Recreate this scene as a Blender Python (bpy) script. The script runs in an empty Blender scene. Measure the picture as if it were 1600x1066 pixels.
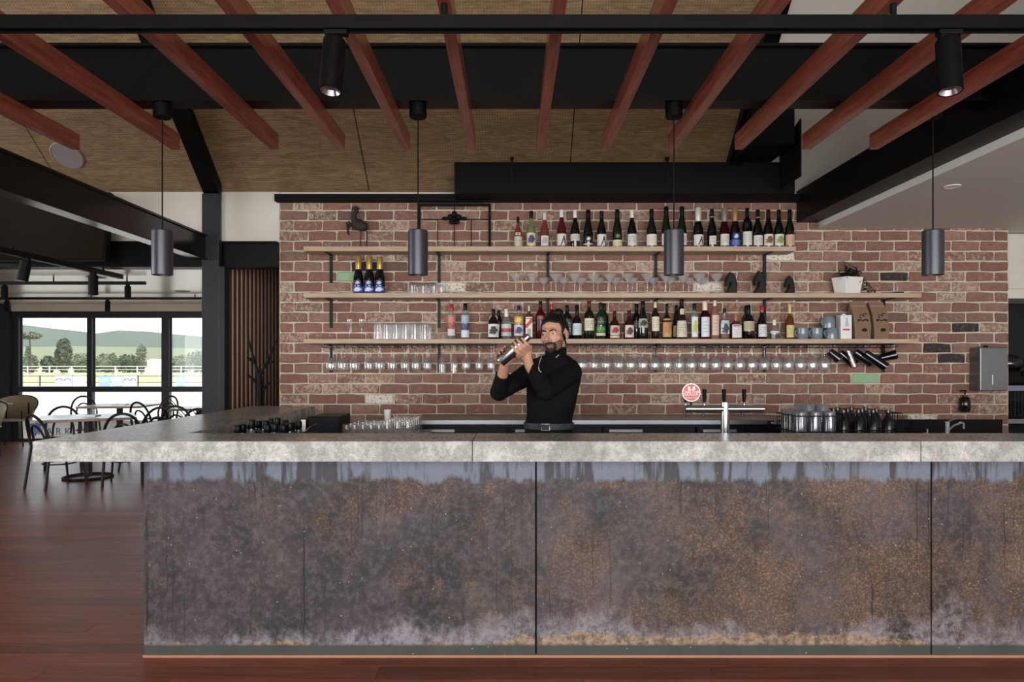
import bpy, bmesh, math, random
from mathutils import Vector, Matrix, noise
random.seed(7)
sc = bpy.context.scene
col = sc.collection
PI = math.pi

# ---------------------------------------------------------------- camera
CAM_Z = 1.38
FPX = 1067.0            # focal length in pixels of the 1600 px wide frame (24 mm lens)
cam_d = bpy.data.cameras.new('camera')
cam_d.lens = 24.0; cam_d.sensor_width = 36.0; cam_d.shift_y = 0.0225
cam_d.clip_start = 0.05; cam_d.clip_end = 1500
cam = bpy.data.objects.new('camera', cam_d); col.objects.link(cam)
cam.location = (0, 0, CAM_Z); cam.rotation_euler = (PI/2, 0, 0)
sc.camera = cam

# ---------------------------------------------------------------- world, daylight, exposure
w = bpy.data.worlds.new('overcast_sky'); sc.world = w; w.use_nodes = True
wn = w.node_tree.nodes; wl = w.node_tree.links
bg = wn['Background']; bg.inputs['Strength'].default_value = 3.0
tc = wn.new('ShaderNodeTexCoord'); nz = wn.new('ShaderNodeTexNoise')
nz.inputs['Scale'].default_value = 5.0; nz.inputs['Detail'].default_value = 5.0
rp = wn.new('ShaderNodeValToRGB')
rp.color_ramp.elements[0].position = 0.35; rp.color_ramp.elements[0].color = (0.70, 0.78, 0.86, 1)
rp.color_ramp.elements[1].position = 0.6; rp.color_ramp.elements[1].color = (0.93, 0.95, 0.96, 1)
wl.new(tc.outputs['Generated'], nz.inputs['Vector']); wl.new(nz.outputs['Fac'], rp.inputs['Fac'])
wl.new(rp.outputs['Color'], bg.inputs['Color'])

def window_light(name, loc, rot, sx, sy, watts, colr=(1, 1, 1)):
    d = bpy.data.lights.new(name, 'AREA'); d.shape = 'RECTANGLE'; d.size = sx; d.size_y = sy
    d.energy = watts; d.color = colr
    o = bpy.data.objects.new(name, d); o.location = loc; o.rotation_euler = rot; col.objects.link(o)
    return o
# daylight entering through the glazing of the room's front (behind the camera) and left side
window_light('window_front_offscreen', (0.6, -3.9, 1.6), (PI/2, 0, 0), 9.0, 2.6, 620, (1.0, 0.985, 0.96))
window_light('window_left_offscreen', (-9.3, 2.0, 1.6), (PI/2, 0, -PI/2), 6.0, 2.6, 260, (0.95, 0.98, 1.0))

sc.view_settings.view_transform = 'Standard'; sc.view_settings.look = 'None'
sc.view_settings.exposure = 0.1; sc.view_settings.gamma = 1.0
sc.view_settings.use_curve_mapping = False
sc.cycles.use_denoising = True
sc.cycles.max_bounces = 10; sc.cycles.diffuse_bounces = 4; sc.cycles.glossy_bounces = 4
sc.cycles.transparent_max_bounces = 24; sc.cycles.transmission_bounces = 6
sc.cycles.sample_clamp_indirect = 6.0; sc.cycles.caustics_reflective = False; sc.cycles.caustics_refractive = False

# ---------------------------------------------------------------- helpers
def px(x, y, Y):
    """world point at depth Y seen at photo pixel (x, y)"""
    return Vector(((x - 800) * Y / FPX, Y, CAM_Z - (y - 569) * Y / FPX))
def pxX(x, Y): return (x - 800) * Y / FPX
def pyZ(y, Y): return CAM_Z - (y - 569) * Y / FPX
def lin(c):
    r = []
    for v in c[:3]:
        v = v / 255.0
        r.append(v / 12.92 if v <= 0.04045 else ((v + 0.055) / 1.055) ** 2.4)
    return (r[0], r[1], r[2], 1.0)

class MB:
    """collects shapes; build() links them as ONE mesh object"""
    def __init__(s): s.v = []; s.f = []; s.uv = {}
    def add(s, vs, fs):
        b = len(s.v); s.v += [tuple(p) for p in vs]; s.f += [tuple(i + b for i in f) for f in fs]; return s
    def box(s, a, b):
        x0, y0, z0 = a; x1, y1, z1 = b
        return s.add([(x0,y0,z0),(x1,y0,z0),(x1,y1,z0),(x0,y1,z0),(x0,y0,z1),(x1,y0,z1),(x1,y1,z1),(x0,y1,z1)],
                     [(0,3,2,1),(4,5,6,7),(0,1,5,4),(1,2,6,5),(2,3,7,6),(3,0,4,7)])
    def hexa(s, p):          # eight points, bottom 4 then top 4, counter-clockwise
        return s.add(p, [(0,3,2,1),(4,5,6,7),(0,1,5,4),(1,2,6,5),(2,3,7,6),(3,0,4,7)])
    def lathe(s, prof, c=(0,0,0), n=16, sq=0.0, rot=None, axis=None):
        """prof = [(r, z)...]; closed where r == 0"""
        rings = []; vs = []; fs = []
        M = rot if rot else Matrix.Identity(3)
        c = Vector(c)
        for (r, z) in prof:
            if r <= 1e-6: vs.append(c + M @ Vector((0, 0, z))); rings.append([len(vs) - 1])
            else:
                ring = []
                for k in range(n):
                    a = 2 * PI * (k + 0.5) / n
                    q = 1.0
                    if sq: q = 1.0 + sq * (1.0 / max(abs(math.cos(a)), abs(math.sin(a))) - 1.0)
                    vs.append(c + M @ Vector((r * q * math.cos(a), r * q * math.sin(a), z))); ring.append(len(vs) - 1)
                rings.append(ring)
        for A, B in zip(rings, rings[1:]):
            if len(A) == 1 and len(B) == 1: continue
            for k in range(n):
                k2 = (k + 1) % n
                if len(A) == 1: fs.append((A[0], B[k2], B[k]))
                elif len(B) == 1: fs.append((A[k], A[k2], B[0]))
                else: fs.append((A[k], A[k2], B[k2], B[k]))
        return s.add(vs, fs)
    def cyl(s, p, q, r0, r1=None, n=12):
        p = Vector(p); q = Vector(q); d = q - p; L = d.length
        r1 = r0 if r1 is None else r1
        M = d.to_track_quat('Z', 'Y').to_matrix()
        return s.lathe([(0,0),(r0,0),(r1,L),(0,L)], p, n, 0, M)
    def tube(s, pts, r, n=8, closed=False, radii=None):
        pts = [Vector(p) for p in pts]; m = len(pts); vs = []; fs = []
        t0 = None; up = None
        for i, p in enumerate(pts):
            a = pts[(i - 1) % m] if (closed or i > 0) else p
            b = pts[(i + 1) % m] if (closed or i < m - 1) else p
            t = (b - a).normalized()
            if up is None:
                up = Vector((0, 0, 1)) if abs(t.z) < 0.9 else Vector((0, 1, 0))
            up = (up - t * up.dot(t)); up = up.normalized() if up.length > 1e-6 else t.orthogonal().normalized()
            sd = t.cross(up); rr = radii[i] if radii else r
            for k in range(n):
                an = 2 * PI * k / n
                vs.append(p + up * (rr * math.cos(an)) + sd * (rr * math.sin(an)))
        for i in range(m if closed else m - 1):
            j = (i + 1) % m
            for k in range(n):
                k2 = (k + 1) % n
                fs.append((i*n+k, j*n+k, j*n+k2, i*n+k2))
        if not closed:
            fs.append(tuple(range(n))); fs.append(tuple((m-1)*n + k for k in reversed(range(n))))
        return s.add(vs, fs)
    def ball(s, c, r, n=12, m=8, rot=None):
        if not hasattr(r, '__len__'): r = (r, r, r)
        c = Vector(c); vs = []; fs = []; M = rot if rot else Matrix.Identity(3)
        vs.append(c + M @ Vector((0, 0, -r[2])))
        for i in range(1, m):
            ph = -PI/2 + PI * i / m
            for k in range(n):
                a = 2 * PI * k / n
                vs.append(c + M @ Vector((r[0]*math.cos(ph)*math.cos(a), r[1]*math.cos(ph)*math.sin(a), r[2]*math.sin(ph))))
        vs.append(c + M @ Vector((0, 0, r[2]))); top = len(vs) - 1
        for k in range(n):
            k2 = (k + 1) % n
            fs.append((0, 1 + k2, 1 + k)); fs.append((top, 1 + (m-2)*n + k, 1 + (m-2)*n + k2))
            for i in range(m - 2):
                fs.append((1+i*n+k, 1+i*n+k2, 1+(i+1)*n+k2, 1+(i+1)*n+k))
        return s.add(vs, fs)
    def prism(s, poly, d):
        """poly = list of 3D points (planar), d = extrusion vector"""
        d = Vector(d); n = len(poly); P = [Vector(p) for p in poly]
        vs = P + [p + d for p in P]
        fs = [tuple(reversed(range(n))), tuple(range(n, 2*n))]
        for k in range(n):
            k2 = (k + 1) % n; fs.append((k, k2, n + k2, n + k))
        return s.add(vs, fs)
    def mesh(s, name, mat=None, smooth=False, fix=True):
        me = bpy.data.meshes.new(name); me.from_pydata(s.v, [], s.f); me.update()
        if fix:
            bm = bmesh.new(); bm.from_mesh(me); bmesh.ops.recalc_face_normals(bm, faces=bm.faces); bm.to_mesh(me); bm.free()
        if mat: me.materials.append(mat)
        if smooth:
            me.polygons.foreach_set('use_smooth', [True] * len(me.polygons)); me.set_sharp_from_angle(angle=math.radians(38))
        return me
    def build(s, name, mat, parent=None, loc=None, smooth=False, bevel=0.0, rotz=0.0):
        me = s.mesh(name, mat, smooth)
        return link(name, me, parent, loc, bevel, rotz)

def link(name, me, parent=None, loc=None, bevel=0.0, rotz=0.0):
    o = bpy.data.objects.new(name, me); col.objects.link(o)
    if parent: o.parent = parent
    if loc is not None: o.location = loc
    if rotz: o.rotation_euler.z = rotz
    if bevel:
        md = o.modifiers.new('bevel', 'BEVEL'); md.width = bevel; md.segments = 2; md.limit_method = 'ANGLE'
    return o
def tag(o, label, cat=None, group=None, kind=None):
    o['label'] = label
    if cat: o['category'] = cat
    if group: o['group'] = group
    if kind: o['kind'] = kind
    return o
def thing(name, label, cat, loc=(0,0,0), rotz=0.0, group=None, kind=None):
    o = bpy.data.objects.new(name, None); col.objects.link(o); o.empty_display_size = 0.1
    o.location = loc; o.rotation_euler.z = rotz
    return tag(o, label, cat, group, kind)
ORD = ['first','second','third','fourth','fifth','sixth','seventh','eighth','ninth','tenth','eleventh','twelfth','thirteenth','fourteenth']
def kids(o): return [c for c in col.objects if c.parent == o]
def dup(root, loc=None, rotz=None, label=None, group=None, table=None):
    r = root.copy(); col.objects.link(r)
    if loc is not None: r.location = loc
    if rotz is not None: r.rotation_euler.z = rotz
    if label: r['label'] = label
    if group: r['group'] = group
    for ch in root.children:
        c = ch.copy(); col.objects.link(c); c.parent = r
        for g in ch.children:
            d = g.copy(); col.objects.link(d); d.parent = c
    return r
def text_obj(name, body, size, mat, parent, loc, rot=(PI/2, 0, 0), extrude=0.0006, sx=1.0):
    cu = bpy.data.curves.new(name, 'FONT'); cu.body = body; cu.size = size; cu.align_x = 'CENTER'; cu.align_y = 'CENTER'
    cu.extrude = extrude; cu.resolution_u = 2
    t = bpy.data.objects.new(name, cu); col.objects.link(t)
    dg = bpy.context.evaluated_depsgraph_get(); dg.update()
    me = bpy.data.meshes.new_from_object(t.evaluated_get(dg)); col.objects.unlink(t); bpy.data.objects.remove(t)
    me.materials.clear(); me.materials.append(mat)
    o = link(name, me, parent, loc); o.rotation_euler = rot; o.scale = (sx, 1, 1)
    return o
# ---------------------------------------------------------------- materials
class NT:
    def __init__(s, name):
        s.m = bpy.data.materials.new(name); s.m.use_nodes = True
        s.n = s.m.node_tree.nodes; s.l = s.m.node_tree.links
        s.b = s.n['Principled BSDF']; s.out = s.n['Material Output']
        s._pos = None; s._obj = None
    def node(s, t, **kw):
        n = s.n.new('ShaderNode' + t)
        for k, v in kw.items(): setattr(n, k, v)
        return n
    def put(s, sock, v):
        if isinstance(v, bpy.types.NodeSocket): s.l.new(v, sock)
        elif v is not None: sock.default_value = v
    def pos(s):
        if not s._pos: s._pos = s.node('NewGeometry').outputs['Position']
        return s._pos
    def obj(s):
        if not s._obj: s._obj = s.node('TexCoord').outputs['Object']
        return s._obj
    def math(s, op, a, b=None, c=None):
        n = s.node('Math', operation=op)
        s.put(n.inputs[0], a)
        if b is not None: s.put(n.inputs[1], b)
        if c is not None: s.put(n.inputs[2], c)
        return n.outputs[0]
    def map(s, vec, scale=(1,1,1), loc=(0,0,0)):
        n = s.node('Mapping'); s.put(n.inputs['Vector'], vec); n.inputs['Scale'].default_value = scale
        s.put(n.inputs['Location'], loc); return n.outputs[0]
    def noise(s, vec, scale, detail=4, rough=0.55, dist=0.0):
        n = s.node('TexNoise'); s.put(n.inputs['Vector'], vec); n.inputs['Scale'].default_value = scale
        n.inputs['Detail'].default_value = detail; n.inputs['Roughness'].default_value = rough; n.inputs['Distortion'].default_value = dist
        return n.outputs['Fac']
    def vor(s, vec, scale, feat='F1'):
        n = s.node('TexVoronoi', feature=feat); s.put(n.inputs['Vector'], vec); n.inputs['Scale'].default_value = scale
        return n.outputs['Distance']
    def ramp(s, fac, stops, interp='LINEAR'):
        n = s.node('ValToRGB'); s.put(n.inputs['Fac'], fac); cr = n.color_ramp; cr.interpolation = interp
        while len(cr.elements) < len(stops): cr.elements.new(0.5)
        for e, (p, c) in zip(cr.elements, stops):
            e.position = p
            e.color = (c, c, c, 1) if not hasattr(c, '__len__') else lin(c)
        return n.outputs['Color']
    def mix(s, fac, a, b, mode='MIX'):
        n = s.node('Mix', data_type='RGBA', blend_type=mode)
        s.put(n.inputs[0], fac); s.put(n.inputs[6], a); s.put(n.inputs[7], b); return n.outputs[2]
    def sep(s, vec):
        n = s.node('SeparateXYZ'); s.put(n.inputs[0], vec); return n.outputs
    def bump(s, h, strength=0.3, dist=0.01):
        n = s.node('Bump'); n.inputs['Strength'].default_value = strength; n.inputs['Distance'].default_value = dist
        s.put(n.inputs['Height'], h); s.l.new(n.outputs[0], s.b.inputs['Normal'])
    def set(s, **kw):
        names = dict(color='Base Color', rough='Roughness', metal='Metallic', spec='Specular IOR Level', coat='Coat Weight',
                     coatr='Coat Roughness', trans='Transmission Weight', ior='IOR', em='Emission Color', ems='Emission Strength',
                     sheen='Sheen Weight', aniso='Anisotropic', sss='Subsurface Weight')
        for k, v in kw.items(): s.put(s.b.inputs[names[k]], v)
        return s

CACHE = {}
def simple(name, c, rough=0.5, metal=0.0, var=0.12, scale=14.0, bump=0.0, coat=0.0, spec=0.5, stretch=(1,1,1)):
    """plain material with a little noise in colour and relief"""
    if name in CACHE: return CACHE[name]
    if spec == 0.5 and metal == 0 and rough >= 0.3 and sum(c) < 200: spec = 0.18
    t = NT(name); v = t.map(t.obj(), stretch) if stretch != (1,1,1) else t.obj()
    n = t.noise(v, scale, 3)
    L = lin(c); d = tuple(max(0, x * (1 - var)) for x in L[:3]) + (1,); u = tuple(min(1, x * (1 + var)) for x in L[:3]) + (1,)
    t.set(color=t.mix(n, d, u), rough=rough, metal=metal, coat=coat, spec=spec)
    if bump: t.bump(n, bump, 0.004)
    CACHE[name] = t.m; return t.m

def thin_glass(name, tint=(252, 252, 252), rough=0.03, base=0.015, body=None, body_amt=0.0):
    t = NT(name)
    tr = t.node('BsdfTransparent'); tr.inputs['Color'].default_value = lin(tint)
    gl = t.node('BsdfGlossy'); gl.inputs['Roughness'].default_value = rough; gl.inputs['Color'].default_value = (0.95, 0.95, 0.95, 1)
    ge = t.node('NewGeometry'); dt = t.node('VectorMath', operation='DOT_PRODUCT'); t.l.new(ge.outputs['Incoming'], dt.inputs[0]); t.l.new(ge.outputs['Normal'], dt.inputs[1])
    # Schlick reflectance of a thin wall, the same from both of its sides
    fac = t.math('MULTIPLY_ADD', t.math('POWER', t.math('SUBTRACT', 1.0, t.math('ABSOLUTE', dt.outputs['Value'])), 3.0), 0.62, 0.02 + base)
    mx = t.node('MixShader'); t.l.new(fac, mx.inputs[0]); t.l.new(tr.outputs[0], mx.inputs[1]); t.l.new(gl.outputs[0], mx.inputs[2])
    if body:
        df = t.node('BsdfDiffuse'); df.inputs['Color'].default_value = lin(body)
        m2 = t.node('MixShader'); m2.inputs[0].default_value = body_amt
        t.l.new(mx.outputs[0], m2.inputs[1]); t.l.new(df.outputs[0], m2.inputs[2]); mx = m2
    t.l.new(mx.outputs[0], t.out.inputs['Surface']); return t.m

M_BLACK = simple('black_satin_steel', (8, 8, 9), 0.42, 0.0, 0.2, 6, spec=0.16)
M_BLACKG = simple('black_gloss_steel', (7, 7, 8), 0.2, 0.0, 0.2, 6, spec=0.45)
M_BLACKM = simple('black_matt_paint', (7, 7, 8), 0.65, 0.0, 0.2, 9, spec=0.15)
M_WHITE = simple('white_plaster', (206, 202, 194), 0.75, 0, 0.04, 5)
M_WHITEC = simple('white_satin_ceiling', (196, 190, 180), 0.28, 0, 0.04, 3)
M_DARKGREY = simple('charcoal_steel_column', (38, 40, 44), 0.45, 0.0, 0.15, 10, spec=0.25)
M_CHROME = simple('brushed_stainless', (190, 192, 196), 0.22, 1.0, 0.06, 40)
M_STEEL = simple('stainless_bench', (150, 152, 156), 0.32, 1.0, 0.06, 30)
M_GLASS = thin_glass('clear_glassware', body=(236, 238, 240), body_amt=0.035)
M_GLASS2 = thin_glass('stemware_glass', body=(238, 238, 238), body_amt=0.15, base=0.03)
M_PANE = thin_glass('window_pane', (250, 252, 252), 0.0, 0.0)
M_NAVY = simple('dark_fridge_front', (20, 23, 32), 0.3, 0.0, 0.2, 12)

# recycled red brick
t = NT('recycled_brick')
oi = t.node('ObjectInfo').outputs['Random']; isl = t.node('NewGeometry').outputs['Random Per Island']
rnd = t.math('FRACT', t.math('ADD', oi, isl))
rnd2 = t.math('FRACT', t.math('MULTIPLY', rnd, 17.31))
base = t.ramp(rnd, [(0.0, (100, 64, 57)), (0.15, (128, 82, 71)), (0.3, (112, 74, 64)), (0.42, (142, 97, 82)), (0.55, (118, 78, 68)), (0.68, (150, 112, 97)), (0.78, (108, 84, 75)), (0.88, (158, 124, 108)), (0.94, (122, 96, 84)), (1.0, (78, 62, 58))])
p = t.pos()
off = t.node('CombineXYZ'); t.put(off.inputs[0], t.math('MULTIPLY', rnd2, 31.0)); pv = t.node('VectorMath', operation='ADD'); t.l.new(p, pv.inputs[0]); t.l.new(off.outputs[0], pv.inputs[1]); pv = pv.outputs[0]
blot = t.noise(pv, 22, 4, 0.65)
base = t.mix(t.ramp(blot, [(0.35, 0.0), (0.75, 0.75)]), base, lin((84, 54, 48)))
fine = t.noise(pv, 140, 3, 0.7)
base = t.mix(t.ramp(fine, [(0.48, 0.0), (0.8, 0.55)]), base, lin((182, 146, 130)))
smear = t.math('ADD', t.noise(pv, 30, 5, 0.75, 0.6), t.math('MULTIPLY', t.math('SUBTRACT', rnd2, 0.62), 0.42))
base = t.mix(t.ramp(smear, [(0.55, 0.0), (0.72, 0.75)]), base, lin((200, 184, 164)))
base = t.mix(0.16, base, lin((176, 146, 136)))
t.set(color=base, rough=0.88, spec=0.25); t.bump(t.math('ADD', blot, t.math('MULTIPLY', fine, 0.6)), 0.6, 0.006)
M_BRICK = t.m
def painted_brick(name, c, chip):
    t = NT(name); n = t.noise(t.pos(), 45, 5, 0.7)
    t.set(color=t.mix(t.ramp(n, [(0.54, 0.0), (0.61, 0.9)]), lin(c), lin(chip)), rough=0.8); t.bump(n, 0.5, 0.005); return t.m
M_BR_WHITE = painted_brick('white_painted_brick', (216, 210, 200), (130, 80, 70))
M_BR_GREEN = painted_brick('green_painted_brick', (140, 178, 138), (176, 170, 150))
M_BR_BLACK = painted_brick('burnt_black_brick', (44, 38, 38), (96, 78, 72))
t = NT('lime_mortar'); n = t.noise(t.pos(), 60, 5, 0.7); n2 = t.noise(t.pos(), 4, 3)
t.set(color=t.mix(n2, t.mix(n, lin((174, 163, 143)), lin((212, 201, 181))), lin((196, 185, 164))), rough=0.95, spec=0.2); t.bump(n, 0.7, 0.006)
M_MORTAR = t.m

# timber
def wood(name, c1, c2, axis, rough, coat=0.0, gs=5.0, objrand=0.35, bump=0.15, spec=0.5):
    t = NT(name); r = t.node('ObjectInfo').outputs['Random']
    st = [1.0, 1.0, 1.0]; 
    for k in range(3): st[k] = 0.07 if k == axis else 1.0
    o = t.node('CombineXYZ')
    for k in range(3): t.put(o.inputs[k], t.math('MULTIPLY', r, 9.7 + 5 * k))
    v = t.map(t.pos(), tuple(st), o.outputs[0])
    g = t.noise(v, gs * 9, 6, 0.65, 0.5); big = t.noise(v, gs * 2, 2)
    c = t.mix(t.ramp(g, [(0.3, 0.0), (0.7, 1.0)]), lin(c1), lin(c2))
    k = t.math('ADD', t.math('MULTIPLY', t.math('SUBTRACT', t.math('ADD', t.math('MULTIPLY', r, 0.7), t.math('MULTIPLY', big, 0.3)), 0.5), objrand * 2), 1.0)
    sc_ = t.node('VectorMath', operation='SCALE'); t.l.new(c, sc_.inputs[0]); t.l.new(k, sc_.inputs['Scale'])
    t.set(color=sc_.outputs[0], rough=rough, coat=coat, coatr=0.15, spec=spec)
    if bump: t.bump(g, bump, 0.002)
    return t.m
M_FLOOR = wood('jarrah_floorboards', (94, 52, 40), (136, 78, 60), 0, 0.38, 0.0, 5, 0.42, 0.12, spec=0.2)
M_RAFTER = wood('red_stained_timber', (108, 54, 43), (152, 82, 65), 1, 0.27, 0.1, 5, 0.10, 0.15)
M_OAK = wood('pale_oak_shelf', (152, 130, 110), (190, 166, 144), 0, 0.55, 0.0, 6, 0.06, 0.2)
M_BATTEN = wood('red_brown_batten', (84, 54, 44), (116, 76, 62), 2, 0.5, 0.0, 6, 0.15, 0.1)
M_BENT = simple('dark_bentwood', (30, 22, 19), 0.4, 0, 0.2, 20)
M_TABLETOP = wood('table_timber', (92, 66, 52), (130, 96, 76), 0, 0.3, 0.1, 6, 0.05, 0.1)
M_CANE = simple('pale_woven_cane', (150, 136, 112), 0.7, 0, 0.25, 90, 0.4)

# perforated plywood of the raked ceiling
t = NT('perforated_plywood')
x, y, z = t.sep(t.pos())
grain = t.noise(t.map(t.pos(), (0.25, 1.6, 1.6)), 12, 5, 0.65, 2.6); fig = t.noise(t.map(t.pos(), (0.5, 1.4, 1.4)), 2.2, 3, 0.5, 1.5)
wv = t.ramp(t.math('FRACT', t.math('MULTIPLY', fig, 9.0)), [(0.0, 0.1), (0.5, 0.95), (1.0, 0.1)])
c = t.mix(t.ramp(grain, [(0.34, 0.0), (0.66, 1.0)]), lin((114, 93, 67)), lin((158, 134, 100))); c = t.mix(t.math('MULTIPLY', wv, 0.4), c, lin((104, 81, 56)))
u = t.math('SUBTRACT', t.math('FRACT', t.math('MULTIPLY', x, 50.0)), 0.5); v = t.math('SUBTRACT', t.math('FRACT', t.math('MULTIPLY', y, 62.0)), 0.5)
d = t.math('SQRT', t.math('ADD', t.math('MULTIPLY', u, u), t.math('MULTIPLY', v, v)))
c = t.mix(t.math('LESS_THAN', d, 0.15), c, lin((58, 44, 32)))
t.set(color=c, rough=0.5); M_PLY = t.m

# concrete
def concrete(name, c1, c2, rough, pits=True):
    t = NT(name); p = t.pos()
    a = t.noise(p, 2.4, 6, 0.75); b = t.noise(p, 60, 6, 0.8); m = t.noise(p, 13, 6, 0.8)
    c = t.mix(t.ramp(a, [(0.36, 0.0), (0.62, 1.0)]), lin(c1), lin(c2))
    c = t.mix(t.ramp(m, [(0.42, 0.0), (0.58, 0.7)]), c, lin((120, 119, 114)))
    c = t.mix(t.ramp(b, [(0.36, 0.4), (0.56, 0.0)]), c, lin((98, 97, 92)))
    vv = t.vor(p, 75); sel = t.noise(p, 14, 2)
    pit = t.math('MULTIPLY', t.math('LESS_THAN', vv, 0.12), t.math('GREATER_THAN', sel, 0.50))
    if pits: c = t.mix(pit, c, lin((66, 64, 60)))
    t.set(color=c, rough=t.math('ADD', t.math('MULTIPLY', b, 0.25), rough), spec=0.5)
    t.bump(t.math('SUBTRACT', t.math('MULTIPLY', b, 0.4), pit) if pits else b, 0.3 if pits else 0.08, 0.003); return t.m
M_CONC = concrete('cast_concrete', (154, 153, 149), (196, 195, 191), 0.55)
M_CONCT = concrete('polished_concrete_top', (154, 153, 149), (196, 195, 191), 0.16, False)

# patinated steel cladding
t = NT('patinated_steel'); p = t.pos(); x, y, z = t.sep(p)
big = t.noise(p, 1.6, 5, 0.6); mid = t.noise(p, 6.0, 6, 0.7); fin = t.noise(p, 85, 4, 0.75); grit = t.noise(p, 30, 6, 0.8)
c = t.mix(t.ramp(big, [(0.36, 0.0), (0.64, 1.0)]), lin((46, 43, 44)), lin((76, 69, 70)))
c = t.mix(t.ramp(t.noise(t.map(p, (1, 1, 1), (7, 3, 1)), 1.3, 4, 0.6), [(0.46, 0.0), (0.68, 0.6)]), c, lin((76, 68, 80)))
c = t.mix(t.ramp(t.noise(t.map(p, (1, 1, 1), (2.3, 9, 5)), 2.3, 6, 0.7), [(0.44, 0.0), (0.60, 0.8)]), c, lin((40, 36, 37)))
c = t.mix(t.ramp(grit, [(0.46, 0.0), (0.72, 0.55)]), c, lin((112, 104, 102)))
# rust: fine orange-brown grit gathered in clouds, denser towards the right end
rx = t.math('MULTIPLY', t.math('ADD', x, 1.5), 0.040)
cloud = t.math('ADD', t.math('MULTIPLY', mid, 0.55), t.math('ADD', t.math('MULTIPLY', t.noise(t.map(p, (1, 1, 0.7), (1, 0, 4)), 2.6, 5, 0.65), 0.5), rx))
c = t.mix(t.ramp(cloud, [(0.58, 0.0), (0.78, 0.42)]), c, lin((98, 74, 58)))
gr = t.math('MULTIPLY', t.ramp(fin, [(0.50, 0.0), (0.68, 1.0)]), t.ramp(cloud, [(0.56, 0.0), (0.74, 1.0)]))
c = t.mix(t.math('MULTIPLY', gr, 0.72), c, lin((160, 122, 88)))
# dried runs: thin crooked dark verticals in some places
wob = t.math('MULTIPLY', t.math('SUBTRACT', t.noise(t.map(p, (3, 3, 14)), 1.0, 2), 0.5), 0.02)
cv = t.node('CombineXYZ'); t.put(cv.inputs[0], t.math('MULTIPLY', t.math('ADD', x, wob), 85.0)); t.put(cv.inputs[1], t.math('MULTIPLY', y, 3.0)); t.put(cv.inputs[2], t.math('MULTIPLY', z, 1.1))
run = t.noise(cv.outputs[0], 1.0, 3, 0.5); place = t.noise(t.map(p, (1.6, 1, 0.9), (4, 1, 2)), 1.6, 3)
c = t.mix(t.math('MULTIPLY', t.ramp(run, [(0.62, 0.0), (0.67, 0.8)]), t.ramp(place, [(0.46, 0.0), (0.58, 1.0)])), c, lin((34, 31, 33)))
# blue-grey band left by cleaning along the top, scalloped below and cut by drips
scal = t.noise(t.map(p, (9, 9, 0.0)), 1.0, 3, 0.6); sc2 = t.noise(t.map(p, (28, 28, 6)), 1.0, 3, 0.6)
edge = t.math('SUBTRACT', z, t.math('ADD', 0.755, t.math('ADD', t.math('MULTIPLY', scal, 0.10), t.math('MULTIPLY', sc2, 0.06))))
top = t.ramp(t.math('MULTIPLY_ADD', edge, 14.0, 0.5), [(0.35, 0.0), (0.65, 0.85)])
gap = t.noise(t.map(p, (16, 16, 2.0), (3, 0, 0)), 1.0, 4, 0.6)
tcx = t.mix(t.ramp(gap, [(0.50, 0.0), (0.60, 1.0)]), t.mix(grit, lin((92, 100, 114)), lin((126, 134, 148))), lin((62, 62, 68)))
c = t.mix(top, c, tcx)
# pale lime bloom and tan tide mark near the floor
lowh = t.math('ADD', t.math('MULTIPLY', t.noise(t.map(p, (1, 1, 0.4), (5, 2, 8)), 2.2, 6, 0.7), 0.62), t.math('MULTIPLY', mid, 0.10))
low = t.math('SUBTRACT', t.math('SUBTRACT', lowh, 0.205), z)
c = t.mix(t.math('MULTIPLY', t.ramp(t.math('MULTIPLY_ADD', low, 6.0, 0.4), [(0.3, 0.0), (0.9, 0.8)]), t.ramp(t.math('ADD', t.math('MULTIPLY', grit, 0.6), t.math('MULTIPLY', mid, 0.4)), [(0.40, 0.0), (0.56, 1.0)])), c, lin((140, 136, 144)))
tide = t.math('SUBTRACT', t.math('SUBTRACT', t.math('MULTIPLY', t.noise(t.map(p, (0.8, 1, 0.3), (9, 4, 1)), 1.5, 5, 0.65), 0.40), 0.115), z)
c = t.mix(t.ramp(t.math('MULTIPLY_ADD', tide, 30.0, 0.5), [(0.35, 0.0), (0.65, 0.8)]), c, t.mix(t.ramp(grit, [(0.4, 0.0), (0.6, 1.0)]), lin((88, 76, 62)), lin((160, 134, 104))))
c = t.mix(t.ramp(t.math('ADD', z, t.math('MULTIPLY', mid, 0.012)), [(0.060, 1.0), (0.072, 0.0)]), c, t.mix(mid, lin((48, 50, 51)), lin((78, 78, 74))))
dots = t.math('MULTIPLY', t.math('LESS_THAN', t.vor(p, 30), 0.10), t.math('GREATER_THAN', t.noise(p, 9, 2), 0.56))
c = t.mix(t.math('MULTIPLY', dots, 0.7), c, lin((164, 148, 126)))
t.set(color=c, rough=t.math('ADD', 0.40, t.math('MULTIPLY', mid, 0.25)), metal=0.0, spec=0.22)
t.bump(t.math('ADD', fin, mid), 0.12, 0.003); M_PATINA = t.m

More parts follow.
